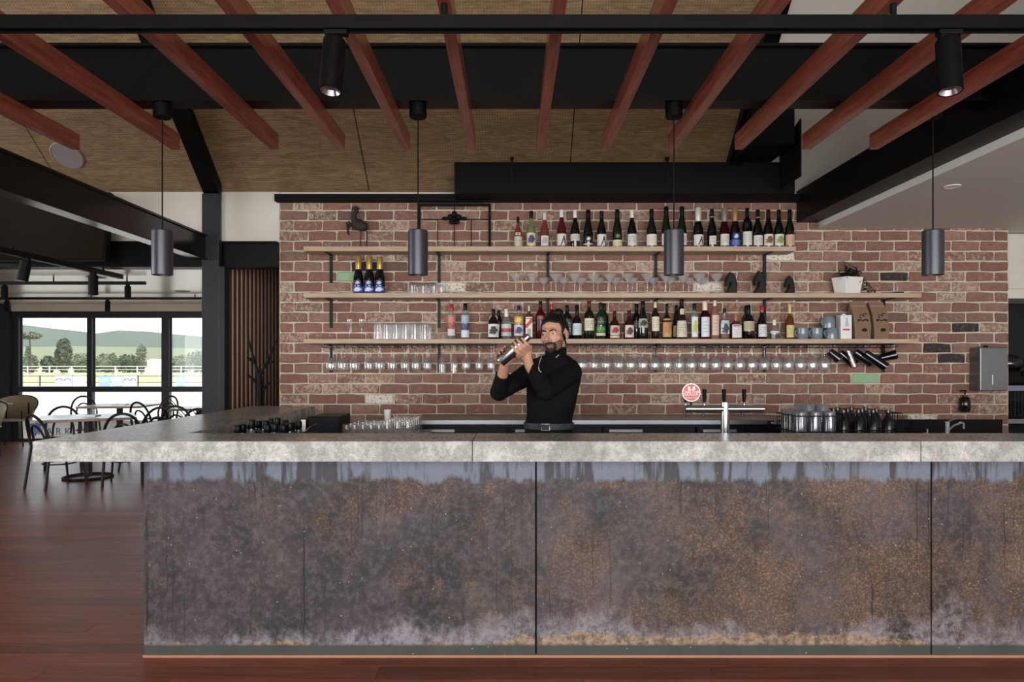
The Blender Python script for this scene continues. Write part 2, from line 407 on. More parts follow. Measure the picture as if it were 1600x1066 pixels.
# printed labels (flat print: rows of small lettering)
def label_mat(base, ink, style='text', ink2=None):
    key = ('label', base, ink, style, ink2)
    if key in CACHE: return CACHE[key]
    t = NT('printed_label'); uv = t.node('TexCoord').outputs['UV']; u, v, _ = t.sep(uv)
    r = t.node('ObjectInfo').outputs['Random']
    if style == 'text':
        row = t.math('FRACT', t.math('MULTIPLY', v, 6.0)); inrow = t.math('MULTIPLY', t.math('GREATER_THAN', row, 0.3), t.math('LESS_THAN', row, 0.75))
        nn = t.node('TexNoise'); cv = t.node('CombineXYZ'); t.put(cv.inputs[0], t.math('MULTIPLY', u, 26.0)); t.put(cv.inputs[1], t.math('FLOOR', t.math('MULTIPLY', v, 6.0))); t.put(cv.inputs[2], t.math('MULTIPLY', r, 40.0))
        t.l.new(cv.outputs[0], nn.inputs['Vector']); nn.inputs['Scale'].default_value = 1.0; nn.inputs['Detail'].default_value = 1
        word = t.math('GREATER_THAN', nn.outputs['Fac'], 0.5)
        marg = t.math('MULTIPLY', t.math('LESS_THAN', t.math('ABSOLUTE', t.math('SUBTRACT', u, 0.5)), 0.3), t.math('LESS_THAN', t.math('ABSOLUTE', t.math('SUBTRACT', v, 0.55)), 0.32))
        f = t.math('MULTIPLY', t.math('MULTIPLY', inrow, word), t.math('MULTIPLY', marg, 0.75))
        c = t.mix(f, lin(base), lin(ink))
    elif style == 'grass':
        a = t.math('ADD', t.math('SUBTRACT', u, 0.6), t.math('MULTIPLY', t.math('SUBTRACT', v, 0.5), -0.35))
        b = t.math('ADD', t.math('SUBTRACT', u, 0.85), t.math('MULTIPLY', v, 0.25))
        f1 = t.math('LESS_THAN', t.math('ABSOLUTE', a), 0.05); f2 = t.math('LESS_THAN', t.math('ABSOLUTE', b), 0.06)
        f = t.math('MAXIMUM', f1, f2); f = t.math('MULTIPLY', f, t.math('LESS_THAN', v, 0.8))
        c = t.mix(f, lin(base), lin(ink))
    elif style == 'blob':
        n = t.noise(uv, 5, 4, 0.6, 0.5)
        dx = t.math('SUBTRACT', u, 0.5); dy = t.math('SUBTRACT', v, 0.5)
        rr = t.math('SQRT', t.math('ADD', t.math('MULTIPLY', dx, dx), t.math('MULTIPLY', dy, dy)))
        f = t.ramp(t.math('ADD', rr, t.math('MULTIPLY', t.math('SUBTRACT', n, 0.5), 0.6)), [(0.26, 1.0), (0.32, 0.0)])
        c = t.mix(f, lin(base), lin(ink))
        if ink2: c = t.mix(t.math('LESS_THAN', v, 0.2), c, lin(ink2))
    elif style == 'stripe':
        a = t.math('FRACT', t.math('MULTIPLY', t.math('SUBTRACT', v, t.math('MULTIPLY', u, 0.35)), 1.6))
        f = t.math('MULTIPLY', t.math('GREATER_THAN', a, 0.62), t.math('GREATER_THAN', v, 0.45))
        c = t.mix(f, lin(base), lin(ink))
        f3 = t.math('MULTIPLY', t.math('LESS_THAN', t.math('ABSOLUTE', t.math('SUBTRACT', u, 0.5)), 0.28), t.math('LESS_THAN', t.math('ABSOLUTE', t.math('SUBTRACT', v, 0.25)), 0.16))
        c = t.mix(t.math('MULTIPLY', f3, 0.6), c, lin((90, 90, 95)))
    elif style == 'bands':
        c = t.ramp(v, [(0.0, base), (0.3, base), (0.34, ink), (0.62, ink), (0.66, ink2 or base)], 'LINEAR')
        n = t.noise(uv, 9, 4, 0.7); c = t.mix(t.ramp(n, [(0.55, 0.0), (0.65, 0.7)]), c, lin(base))
    t.set(color=c, rough=0.55)
    CACHE[key] = t.m; return t.m
# ================================================================ the setting
WALL_Y = 5.74
def struct(o, label, cat): return tag(o, label, cat, kind='structure')

# ---- floor: base slab plus single boards where they can be told apart
fl = MB().box((-9.6, -4.0, -0.06), (6.2, 12.45, -0.012))
t = NT('distant_floorboards'); p = t.pos()
bt = t.node('TexBrick'); t.put(bt.inputs['Vector'], p); bt.inputs['Scale'].default_value = 1.0
bt.inputs['Brick Width'].default_value = 2.1; bt.inputs['Row Height'].default_value = 0.13; bt.inputs['Mortar Size'].default_value = 0.001
bt.inputs['Color1'].default_value = lin((94, 54, 42)); bt.inputs['Color2'].default_value = lin((132, 78, 62)); bt.inputs['Mortar'].default_value = lin((40, 18, 14)); bt.inputs['Bias'].default_value = 0.0
g = t.noise(t.map(p, (0.08, 1.4, 1)), 40, 5, 0.6); wav = t.noise(t.map(p, (0.3, 1.6, 1)), 7, 3)
t.set(color=t.mix(t.math('MULTIPLY', g, 0.5), bt.outputs['Color'], lin((84, 44, 34))), rough=0.36, coat=0.0, spec=0.22); t.b.inputs['Coat Roughness'].default_value = 0.15
t.bump(wav, 0.10, 0.012); M_FLOORFAR = t.m
floor = fl.build('floor', M_FLOOR); struct(floor, 'glossy red-brown jarrah timber floor', 'floor')
PLANK_END = 6.6
far = MB().box((-9.6, PLANK_END, -0.012), (6.2, 12.45, 0.0)).box((-9.6, -4.0, -0.012), (6.2, 2.08, 0.0)).box((-9.6, 2.08, -0.012), (-6.4, PLANK_END, 0.0))
fo = far.build('floorboards_beyond', M_FLOORFAR, floor); fo['kind'] = 'stuff'
plank_mesh = {}
y = 2.08; row = 0; rng = random.Random(3)
while y < PLANK_END - 0.05:
    wdt = 0.1293
    x = -6.4 + (0 if row % 2 else 0.01)
    xs = [x]; first = True
    while x < 4.4:
        L = rng.choice([1.5, 1.8, 2.1, 2.4, 2.7])
        if first: L = rng.uniform(0.9, 2.7); L = round(L, 1)
        first = False
        if x + L > 6.2: L = round(6.2 - x, 3)
        key = round(L, 3)
        if key not in plank_mesh:
            b = 0.0008
            plank_mesh[key] = MB().hexa([(b,b,-0.012),(L-b,b,-0.012),(L-b,wdt-b,-0.012),(b,wdt-b,-0.012),(b,b,0),(L-b,b,0),(L-b,wdt-b,0),(b,wdt-b,0)]).mesh('floorboard', M_FLOOR)
        # the boards under the bar's inside are hidden: build only what can show
        if y < 3.25 or x < -1.2 or x + L < -1.0:
            link('floorboard', plank_mesh[key], floor, (x, y, rng.uniform(-0.0004, 0.0004)))
        x += L
    y += 0.13; row += 1
inner = MB().box((-1.2, 3.3, -0.012), (6.2, PLANK_END, -0.001)); io = inner.build('floorboards_behind_bar', M_FLOORFAR, floor); io['kind'] = 'stuff'

# ---- brick wall: mortar bed plus bricks
wall = MB().box((-1.957, WALL_Y + 0.006, 0.0), (4.177, WALL_Y + 0.24, 2.80)).build('wall_back', M_MORTAR)
struct(wall, 'recycled red brick wall behind the bar with cream mortar', 'wall')
COURSE = 0.0858; BL = 0.2405; Z_TOP = pyZ(328.7, WALL_Y)      # bed joint under the top course
def brick_mesh(L, H, seed):
    r = random.Random(seed); n = 0.0040
    hw = L / 2; hh = H / 2
    out = []
    cx = 0.007
    pts = [(-hw, -hh+cx), (-hw+cx, -hh), (0, -hh), (hw-cx, -hh), (hw, -hh+cx), (hw, hh-cx), (hw-cx, hh), (0, hh), (-hw+cx, hh), (-hw, hh-cx)]
    outer = [(a + r.uniform(-n, n), b + r.uniform(-n, n)) for a, b in pts]
    k = 1 - 0.0045 / hw; kz = 1 - 0.0045 / hh
    vs = [(a, 0.02, b) for a, b in outer] + [(a, 0.002, b) for a, b in outer] + [(a*k, -0.004 + r.uniform(-0.001, 0.001), b*kz) for a, b in outer]
    m = len(outer); fs = []
    for i in range(m):
        j = (i + 1) % m
        fs.append((i, j, m+j, m+i)); fs.append((m+i, m+j, 2*m+j, 2*m+i))
    fs.append(tuple(range(2*m, 3*m)))
    mb = MB(); mb.add(vs, fs); return mb
full = [brick_mesh(0.2285, 0.0735, s) for s in range(7)]; half = [brick_mesh(0.108, 0.0735, 20 + s) for s in range(4)]; clos = [brick_mesh(0.165, 0.0735, 30 + s) for s in range(3)]
fullm = [b.mesh('brick', M_BRICK) for b in full]; halfm = [b.mesh('brick', M_BRICK) for b in half]; closm = [b.mesh('brick', M_BRICK) for b in clos]
special = {}
for pts, mm in (([(588, 620), (1097, 447), (1208, 401), (1424, 653), (717, 447)], M_BR_WHITE), ([(541, 431), (1372, 589)], M_BR_GREEN), ([(1381, 430), (1490, 510), (1488, 571), (1480, 541), (560, 415)], M_BR_BLACK)):
    for a, b in pts: special[(a, b)] = mm
bricks = []
rng = random.Random(11)
for ci in range(-1, 26):
    zc = Z_TOP - ci * COURSE - COURSE / 2 - 0.0
    if ci == -1: zc = Z_TOP + COURSE / 2
    x = -1.957
    startHalf = (ci % 2 == 1)
    first = True
    while x < 4.17:
        L = BL
        kind = 'f'
        if first and startHalf: L = BL / 2; kind = 'h'
        first = False
        if x + L > 4.183:
            rem = 4.177 - x
            if rem < 0.09: break
            kind = 'h' if rem < 0.14 else 'c'; L = rem
        bricks.append((x + L / 2, zc, kind, L)); x += L
vis = []
def visible_score(b):
    X, Z, kind, L = b
    q = px_of(X, WALL_Y, Z)
    s = L
    if q[1] > 672 or (q[0] > 1240 and q[1] < 357): s *= 0.05
    if q[0] < 1244 and q[0] > 470 and (325 < q[1] < 400) : s *= 0.55 if q[0] > 800 else 0.8
    if 470 < q[0] < 1440 and (470 < q[1] < 560): s *= 0.4
    if 470 < q[0] < 1440 and (452 < q[1] < 470): s *= 0.6
    if 480 < q[0] < 760 and q[1] > 645: s *= 0.3
    if 815 < q[0] < 905 and q[1] > 490: s *= 0.15
    return s
def px_of(X, Y, Z): return (800 + FPX * X / Y, 569 - FPX * (Z - CAM_Z) / Y)
sp_of = {}
for pt, mm in special.items():
    best = min(range(len(bricks)), key=lambda i: (px_of(bricks[i][0], WALL_Y, bricks[i][1])[0] - pt[0])**2 + 4 * (px_of(bricks[i][0], WALL_Y, bricks[i][1])[1] - pt[1])**2)
    sp_of[best] = mm
order = sorted(range(len(bricks)), key=lambda i: -(visible_score(bricks[i]) + (10 if i in sp_of else 0)))
single = set(order[:298]); rest = MB()
for i, (X, Z, kind, L) in enumerate(bricks):
    if px_of(X, WALL_Y, Z)[1] > 700: continue
    src = {'f': full, 'h': half, 'c': clos}[kind]; srcm = {'f': fullm, 'h': halfm, 'c': closm}[kind]
    k = rng.randrange(len(src)); sx = (L - 0.012) / {'f': 0.2285, 'h': 0.108, 'c': 0.165}[kind]
    dy = rng.uniform(-0.002, 0.003)
    if i in single:
        me = srcm[k]
        if i in sp_of: me = src[k].mesh('brick', sp_of[i])
        o = link('brick', me, wall, (X, WALL_Y + dy, Z)); o.scale.x = sx
        o.rotation_euler.y = rng.uniform(-0.006, 0.006)
    else:
        rest.add([(a * sx + X, b + WALL_Y + dy, c + Z) for a, b, c in src[k].v], src[k].f)
ro = rest.build('brick_infill', M_BRICK, wall); ro['kind'] = 'stuff'
# brick return at the right-hand end
# ---- white upper wall left of the bricks, steel header, column
S = 0.84                                    # fall of the raked ceiling
def ceil_z(Y): return 2.826 + S * (WALL_Y - Y)
wl_ = MB().box((-9.6, WALL_Y, 2.40), (-1.957, WALL_Y + 0.12, 2.83)); wl_.box((-1.957, WALL_Y + 0.012, 2.79), (4.177, WALL_Y + 0.12, 2.86))
struct(wl_.build('wall_upper_left', M_WHITE), 'white plaster wall strip between the steel header and plywood ceiling', 'wall')
def ibeam(a, b, zb, zt, width, tf=0.014, axis='x'):
    """I-section between a and b (x or y range), flange width `width` centred at c"""
    pass
mb = MB(); mb.box((-9.6, 5.66, 2.185), (-1.957, 5.82, 2.20)); mb.box((-9.6, 5.66, 2.385), (-1.957, 5.82, 2.40)); mb.box((-9.6, 5.70, 2.20), (-1.957, 5.78, 2.385))
struct(mb.build('trim_1', M_BLACK), 'black steel header beam above the opening beside the brick wall', 'beam')
mb = MB(); mb.box((-2.545, 5.60, 0.0), (-2.405, 5.655, 2.24)); mb.box((-2.545, 5.655, 0), (-2.50, 5.70, 2.18)); mb.box((-2.405, 5.60, 0.0), (-2.36, 5.70, 2.18))
struct(mb.build('trim_2', M_DARKGREY, bevel=0.003), 'charcoal steel column at the end of the side beam', 'column')
struct(MB().box((-2.545, 5.60, 2.24), (-2.405, 5.655, 2.78)).build('trim_10', M_DARKGREY, bevel=0.003), 'dark upper length of the steel column above the side beam', 'column')
# left side beam (I-section along the room), right side beam
mb = MB(); mb.box((-2.60, -3.9, 2.235), (-2.50, 5.60, 2.25)); mb.box((-2.60, -3.9, 2.425), (-2.50, 5.60, 2.44)); mb.box((-2.56, -3.9, 2.25), (-2.515, 5.60, 2.425))
struct(mb.build('trim_3', M_BLACKG), 'black steel beam running along the dining side of the bar', 'beam')
mb = MB(); mb.box((2.39, -3.9, 2.568), (2.57, WALL_Y, 2.83))
struct(mb.build('trim_4', M_BLACK, bevel=0.003), 'deep black steel beam running along the kitchen side of the bar', 'beam')
# cross beam that carries the battens
mb = MB(); mb.box((-6.5, 3.44, 2.71), (2.52, 3.56, 2.726)); mb.box((-6.5, 3.44, 2.985), (2.52, 3.56, 3.0)); mb.box((-6.5, 3.475, 2.726), (2.52, 3.525, 2.985))
struct(mb.build('trim_5', M_BLACK), 'long black steel cross beam over the red timber battens', 'beam')
# sloping steel rafters under the raked ceiling
def slope_box(x0, x1, ya, yb, d0, d1):
    return MB().hexa([(x0, yb, ceil_z(yb)-d1), (x1, yb, ceil_z(yb)-d1), (x1, ya, ceil_z(ya)-d1), (x0, ya, ceil_z(ya)-d1), (x0, yb, ceil_z(yb)-d0), (x1, yb, ceil_z(yb)-d0), (x1, ya, ceil_z(ya)-d0), (x0, ya, ceil_z(ya)-d0)])
struct(slope_box(-2.545, -2.416, 5.68, 2.9, 0.0, 0.13).build('trim_6', M_BLACK), 'black sloping steel rafter above the steel column', 'beam')
struct(slope_box(1.73, 1.84, 5.70, 2.9, 0.0, 0.10).build('trim_7', M_BLACK), 'black sloping steel rafter between plywood and white ceiling', 'beam')
# black trim and bulkhead above the bricks
struct(MB().box((-1.975, 5.67, 2.735), (2.42, WALL_Y + 0.005, 2.795)).build('trim_8', M_BLACKM, bevel=0.002), 'black steel angle capping the brick wall', 'trim')
mb = MB().box((-0.46, 5.45, 2.74), (2.26, 5.66, 2.994)); bulk = mb.build('trim_9', M_BLACKM, bevel=0.004)
struct(bulk, 'black bulkhead box above the wine shelf', 'bulkhead')
for bx in (800, 1043): MB().box((pxX(bx, 5.44)-0.008, 5.442, 2.80), (pxX(bx, 5.44)+0.008, 5.452, 3.01)).cyl((pxX(bx, 5.44), 5.45, 3.01), (pxX(bx, 5.44), 5.45, 3.03), 0.016).build('bracket', M_BLACK, bulk)
x0, x1 = 1.76, 2.07
MB().hexa([(x0,5.0,2.994),(x1,5.0,2.994),(x1,5.45,2.994),(x0,5.45,2.994),(x0,5.0,ceil_z(5.0)-0.004),(x1,5.0,ceil_z(5.0)-0.004),(x1,5.45,ceil_z(5.45)-0.004),(x0,5.45,ceil_z(5.45)-0.004)]).build('duct', M_BLACKM, bulk)
MB().hexa([(2.10,4.98,2.75),(2.112,4.98,2.75),(2.112,5.36,2.75),(2.10,5.36,2.75),(2.10,4.98,3.17),(2.112,4.98,3.17),(2.112,5.36,3.06),(2.10,5.36,3.06)]).build('gusset_plate', M_BLACKM, bulk)

# ---- raked ceiling
RIDGE = 2.6
cb = MB()
zr = ceil_z(RIDGE)
cb.hexa([(-9.6, 5.9, ceil_z(5.9)+0.02), (5.9, 5.9, ceil_z(5.9)+0.02), (5.9, RIDGE, zr+0.02), (-9.6, RIDGE, zr+0.02), (-9.6, 5.9, ceil_z(5.9)+0.08), (5.9, 5.9, ceil_z(5.9)+0.08), (5.9, RIDGE, zr+0.08), (-9.6, RIDGE, zr+0.08)])
cb.hexa([(-9.6, RIDGE, zr+0.02), (5.9, RIDGE, zr+0.02), (5.9, -4.1, 3.3), (-9.6, -4.1, 3.3), (-9.6, RIDGE, zr+0.08), (5.9, RIDGE, zr+0.08), (5.9, -4.1, 3.36), (-9.6, -4.1, 3.36)])
ceil = cb.build('ceiling', M_BLACKM); struct(ceil, 'raked ceiling of perforated plywood panels with white section', 'ceiling')
xs = [-9.6, -6.3, -3.76, -2.48, -1.199, 0.473, 1.785]
for a, b in zip(xs, xs[1:]):
    g = 0.004
    slope_box(a + g, b - g, 5.738, 4.3, -0.016, 0.0).build('plywood_panel', M_PLY, ceil)
    slope_box(a + g, b - g, 4.294, RIDGE, -0.016, 0.0).build('plywood_panel', M_PLY, ceil)
slope_box(1.79, 2.40, 5.738, RIDGE, -0.016, 0.0).build('white_panel', M_WHITE, ceil)
slope_box(2.40, 5.9, 5.738, RIDGE, -0.016, 0.0).build('white_panel', M_WHITE, ceil)
MB().hexa([(-9.6, RIDGE, zr), (5.9, RIDGE, zr), (5.9, -4.1, 3.28), (-9.6, -4.1, 3.28), (-9.6, RIDGE, zr+0.016), (5.9, RIDGE, zr+0.016), (5.9, -4.1, 3.296), (-9.6, -4.1, 3.296)]).build('rear_slope_lining', M_PLY, ceil)
# low flat ceiling on the right and in the dining area beyond
struct(MB().box((2.57, -3.9, 2.52), (6.1, WALL_Y + 1.2, 2.575)).build('ceiling_right', simple('white_ceiling_paint', (214, 210, 204), 0.6, 0, 0.03, 3)), 'flat white plaster ceiling over the kitchen side', 'ceiling')
struct(MB().box((-9.6, 5.83, 2.45), (-1.7, 12.4, 2.52)).build('ceiling_far', M_WHITEC), 'glossy white flat ceiling of the dining area', 'ceiling')
# ---- outer walls
wm = MB(); wm.box((5.9, -4.1, 0), (6.1, 7.2, 3.3))
struct(wm.build('wall_right', M_WHITE), 'plain white side wall on the kitchen side', 'wall')
wm = MB(); wm.box((-9.8, -4.2, 0), (6.2, -4.0, 0.3)); wm.box((-9.8, -4.2, 2.9), (6.2, -4.0, 3.4)); wm.box((-9.8, -4.2, 0.3), (-3.9, -4.0, 2.9)); wm.box((5.1, -4.2, 0.3), (6.2, -4.0, 2.9))
struct(wm.build('wall_front', M_WHITE), 'white front wall with a wide opening of glazing', 'wall')
wm = MB(); wm.box((-9.8, -4.0, 0), (-9.6, 12.4, 0.3)); wm.box((-9.8, -4.0, 2.9), (-9.6, 12.4, 6.0)); wm.box((-9.8, -4.0, 0.3), (-9.6, -1.0, 2.9)); wm.box((-9.8, 5.0, 0.3), (-9.6, 12.4, 2.9))
struct(wm.build('wall_left', M_WHITE), 'white side wall of the dining area with a wide glazed opening', 'wall')
gw = MB(); gw.hexa([(5.9,-4.1,3.2),(6.1,-4.1,3.2),(6.1,5.9,2.5),(5.9,5.9,2.5),(5.9,-4.1,3.36),(6.1,-4.1,3.36),(6.1,5.9,2.9),(5.9,5.9,2.9)]); gw.prism([(5.9,-4.1,3.3),(5.9,5.9,2.6),(5.9,RIDGE,zr+0.05)], (0.2,0,0))
struct(gw.build('wall_right_gable', M_WHITE), 'white gable above the kitchen side wall', 'wall')

# ---- battened wall of the passage left of the bricks
bw = MB().box((-2.50, 5.86, 0.0), (-2.44, 8.4, 2.44)).build('wall_passage', simple('pale_batten_backing', (238, 224, 208), 0.7, 0, 0.05, 6)); struct(bw, 'passage wall lined with upright red-brown timber battens', 'wall')
bm_ = MB().box((-2.44, 0, 0.0), (-2.434, 0.052, 2.44)).mesh('batten', M_BATTEN)
yy = 5.88
while yy < 7.7:
    link('batten', bm_, bw, (0, yy, 0)); yy += 0.098
MB().box((-2.44, 7.7, 0), (-1.6, 7.76, 2.44)).build('end_panel', M_BATTEN, bw)
struct(MB().box((-1.957, WALL_Y + 0.24, 0.0), (4.177, 7.7, 2.45)).build('wall_core', M_WHITE), 'solid white core behind the brick wall', 'wall')

# ---- far glazed wall of the dining area
GY = 12.2
def glazing():
    w_ = thing('window_1', 'dark framed sliding glazing of the dining area facing the paddock', 'window', (0, GY, 0), kind='structure')
    fr = M_FRAME
    z0, zt, z2, z3 = 0.0, 0.93, 1.0, 2.2
    def member(x0_, x1_, za, zb, d=0.06, nm='frame_member'): MB().box((x0_, -d, za), (x1_, d, zb)).build(nm, fr, w_, bevel=0.004)
    X = lambda p_: pxX(p_, GY)
    member(X(22), X(345), pyZ(497, GY), pyZ(487, GY), 0.07, 'head_rail'); member(X(22), X(345), pyZ(612.5, GY), pyZ(604, GY), 0.07, 'transom')
    member(X(22), X(345), 0.0, 0.05, 0.06, 'sill_rail')
    for a, b in ((22, 32), (138, 146), (254, 266), (340, 352)): member(X(a), X(b), 0.05, pyZ(497, GY), 0.05, 'mullion')
    for a, b in ((32, 138), (146, 254), (266, 340)):
        MB().box((X(a), -0.004, pyZ(604, GY)), (X(b), 0.004, pyZ(497, GY))).build('pane', M_PANE, w_)
        MB().box((X(a), -0.004, 0.05), (X(b), 0.004, pyZ(612.5, GY))).build('pane', M_PANE, w_)
        # slim inner sash stiles
        for q in (X(a), X(b) - 0.02): MB().box((q, 0.01, pyZ(604, GY)), (q + 0.02, 0.03, pyZ(497, GY))).build('sash_stile', fr, w_)
    return w_
M_FRAME = simple('dark_window_frame', (44, 46, 50), 0.4, 0.0, 0.12, 10)
glazing()
struct(MB().box((-9.6, GY - 0.12, 0), (pxX(22, GY), GY + 0.12, 2.45)).build('wall_far_pier', M_DARKGREY), 'charcoal pier beside the glazing and woven armchairs', 'wall')
struct(MB().box((pxX(22, GY), GY - 0.08, pyZ(487, GY)), (-1.7, GY + 0.12, 2.45)).build('wall_far', simple('warm_white_bulkhead', (200, 190, 174), 0.6, 0, 0.05, 4)), 'warm white bulkhead above the far glazing', 'wall')
struct(MB().box((pxX(352, GY), GY - 0.08, 0), (-1.7, GY + 0.12, pyZ(487, GY))).build('wall_far_right', M_DARKGREY), 'dark wall beside the far glazing', 'wall')
# ================================================================ the bar
PZ = 0.955; TZ = 1.045; PF = 3.21; SF = 2.96; SB = 3.31
bar = thing('bar_counter', 'long bar front clad in stained, rust-streaked steel sheets', 'bar', (0, 0, 0))
MB().box((-1.715, PF + 0.02, 0.0), (4.3, SB - 0.005, PZ)).box((-1.715, SB - 0.005, 0), (-1.62, 5.44, PZ)).build('carcass', M_BLACKM, bar)
pj = [-1.731, pxX(837.5, PF), pxX(1455.5, PF), 3.84]
for a, b in zip(pj, pj[1:]):
    MB().box((a + 0.004, PF, 0.012), (b - 0.004, PF + 0.018, PZ - 0.002)).build('steel_sheet', M_PATINA, bar, bevel=0.0015)
MB().box((3.85, PF, 0.012), (4.3, PF + 0.018, PZ - 0.002)).build('steel_sheet', M_PATINA, bar)
MB().box((-1.731, PF + 0.001, 0.012), (-1.716, 5.44, PZ - 0.002)).build('end_sheet', M_PATINA, bar)
MB().box((-1.735, PF - 0.004, 0.0), (4.3, PF + 0.02, 0.012)).build('base_strip', simple('pale_timber_strip', (150, 112, 88), 0.5, 0, 0.1, 12), bar)

top = thing('bar_worktop', 'thick cast concrete worktop wrapping round the corner of the bar', 'worktop', (0, 0, 0))
def slab(a, b):
    me = MB().box(a, b).mesh('slab', M_CONC); me.materials.append(M_CONCT)
    for p_ in me.polygons:
        if p_.normal.z > 0.9: p_.material_index = 1
    return link('slab', me, top, None, 0.004)
j1 = pxX(738, SF); j2 = pxX(1439.5, SF)
slab((-2.08, SF, PZ), (j1 - 0.0012, SB, TZ)); slab((j1 + 0.0012, SF, PZ), (j2 - 0.0012, SB, TZ)); slab((j2 + 0.0012, SF, PZ), (4.3, SB, TZ))
slab((-2.08, SB + 0.0015, PZ), (-1.57, 5.45, TZ))

# work bench under the front worktop
ub = thing('underbar_bench', 'stainless work bench hidden behind the front of the bar', 'bench', (0, 0, 0))
MB().box((-1.555, 3.315, 0.86), (3.9, 3.95, 0.89)).build('bench_top', M_STEEL, ub, bevel=0.004)
for xx in (-1.45, -0.2, 1.0, 2.3, 3.7): MB().box((xx, 3.85, 0), (xx + 0.04, 3.89, 0.86)).build('leg', M_STEEL, ub)

# back bar fridge
FRY = 5.15
fr = thing('back_bar_fridge', 'long undercounter bar fridge with stainless top under the glass racks', 'fridge', (0, 0, 0))
MB().box((-0.75, FRY, 0.92), (2.115, 5.72, 0.96)).build('top', M_STEEL, fr, bevel=0.005)
MB().box((-0.74, FRY + 0.05, 0.10), (2.105, 5.72, 0.92)).build('body', M_NAVY, fr)
for k in range(4):
    a = -0.735 + k * 0.71; dr = MB().box((a + 0.006, FRY + 0.012, 0.12), (a + 0.70, FRY + 0.05, 0.905)).build('door', M_NAVY, fr, bevel=0.004)
    MB().box((a + 0.05, FRY + 0.004, 0.865), (a + 0.3, FRY + 0.013, 0.885)).build('handle', M_STEEL, dr)
for xx in (-0.7, 2.04):
    MB().box((xx, FRY + 0.1, 0), (xx + 0.05, FRY + 0.15, 0.10)).build('foot', M_BLACKM, fr); MB().box((xx, 5.6, 0), (xx + 0.05, 5.65, 0.10)).build('foot', M_BLACKM, fr)
bd = MB().box((pxX(1199, FRY), FRY - 0.004, 0.922), (pxX(1233, FRY), FRY, 0.952)).build('badge', simple('badge_navy', (30, 36, 60), 0.3), fr)
text_obj('badge_lettering', 'williams', 0.036, simple('badge_white', (225, 228, 235), 0.4), bd, ((pxX(1199, FRY) + pxX(1233, FRY)) / 2, FRY - 0.0052, 0.938))

# small benches behind the bar
lb = thing('glassware_bench', 'stainless bench behind the return of the bar, full of glasses', 'bench', (0, 0, 0))
MB().box((-1.55, 4.30, 0.855), (-0.765, 5.72, 0.885)).build('bench_top', M_STEEL, lb, bevel=0.004)
MB().box((-0.765, 4.30, 0.855), (-0.60, 5.10, 0.885)).build('bench_end', M_STEEL, lb, bevel=0.004)
for xx in (-1.5, -0.66):
    for yy in (4.35, 5.0): MB().box((xx, yy, 0), (xx + 0.04, yy + 0.04, 0.855)).build('leg', M_STEEL, lb)
rb = thing('glass_rack_stand', 'stainless stand carrying the black wire glass baskets', 'stand', (0, 0, 0))
MB().box((1.58, 4.2, 0.83), (2.52, 4.82, 0.855)).build('stand_top', M_STEEL, rb, bevel=0.004)
for xx in (1.6, 2.46):
    for yy in (4.22, 4.76): MB().box((xx, yy, 0), (xx + 0.035, yy + 0.035, 0.83)).build('leg', M_STEEL, rb)
sb = thing('sink_bench', 'low sink bench with black splashback below the towel dispenser', 'sink bench', (0, 0, 0))
MB().box((2.125, 5.15, 0.76), (4.12, 5.72, 0.79)).build('bench_top', M_STEEL, sb, bevel=0.004)
MB().box((2.13, 5.2, 0.05), (4.11, 5.70, 0.76)).build('body', M_NAVY, sb)
MB().box((pxX(1226, 5.72), 5.715, 0.79), (pxX(1566, 5.72), 5.733, pyZ(655.5, 5.72))).build('splashback', simple('black_gloss_splashback', (10, 10, 11), 0.3), sb)
tp = thing('mixer_tap', 'chrome mixer tap over the sink bench', 'tap', (pxX(1480, 5.45), 5.45, 0.79))
MB().lathe([(0,0),(0.03,0),(0.03,0.02),(0.02,0.03),(0.02,0.13),(0.0,0.135)], n=14).build('tap_body', M_CHROME, tp, smooth=True)
MB().tube([(0.01,0,0.06),(0.05,-0.01,0.10),(0.10,-0.02,0.125),(0.115,-0.02,0.12),(0.117,-0.02,0.075)], 0.010).build('spout', M_CHROME, tp, smooth=True)
MB().tube([(0,0,0.13),(0.06,0,0.15),(0.10,0.0,0.158)], 0.006).build('lever', M_CHROME, tp, smooth=True)
tp2 = thing('bench_spout', 'small chrome glass rinser spout on the sink bench', 'tap', (pxX(1449, 5.45), 5.45, 0.79))
MB().lathe([(0,0),(0.022,0),(0.022,0.012),(0.008,0.02),(0.008,0.07),(0,0.075)], n=12).build('stem', M_CHROME, tp2, smooth=True)
MB().tube([(0,0,0.035),(-0.03,-0.01,0.04),(-0.045,-0.012,0.03)], 0.006).build('nozzle', M_CHROME, tp2, smooth=True)

# beer font
FX, FYY = pxX(1133, 3.72), 3.72; s = 3.72 / FPX
font = thing('beer_font', 'chrome T-shaped beer tap font with black handles', 'beer tap', (FX, FYY, 0.89))
zc = pyZ(639, FYY) - 0.89
MB().lathe([(0,0),(0.045,0),(0.045,0.012),(0.024,0.02),(0.023,zc + 0.035),(0.018,zc + 0.04),(0,zc + 0.04)], n=20).build('column', M_CHROME, font, smooth=True)
MB().cyl(((1071-1133)*s, 0, zc), ((1193-1133)*s, 0, zc), 0.020, n=18).build('crossbar', M_CHROME, font, smooth=True)
for hx in (1074, 1103.5, 1134.5, 1166):
    X0 = (hx - 1133) * s
    h = MB().lathe([(0,0),(0.008,0),(0.010,0.02),(0.011,0.05),(0.012,0.066),(0.008,0.07),(0,0.07)], (X0, 0.035, zc + 0.036), 12).build('handle', M_BLACKM, font, smooth=True)
    MB().lathe([(0,0),(0.008,0),(0.007,0.01),(0.004,0.018),(0,0.018)], (X0, 0.035, zc + 0.018), 12).tube([(X0, 0.015, zc), (X0, 0.05, zc + 0.005), (X0, 0.058, zc - 0.045)], 0.007).build('tap_spout', M_CHROME, h, smooth=True)
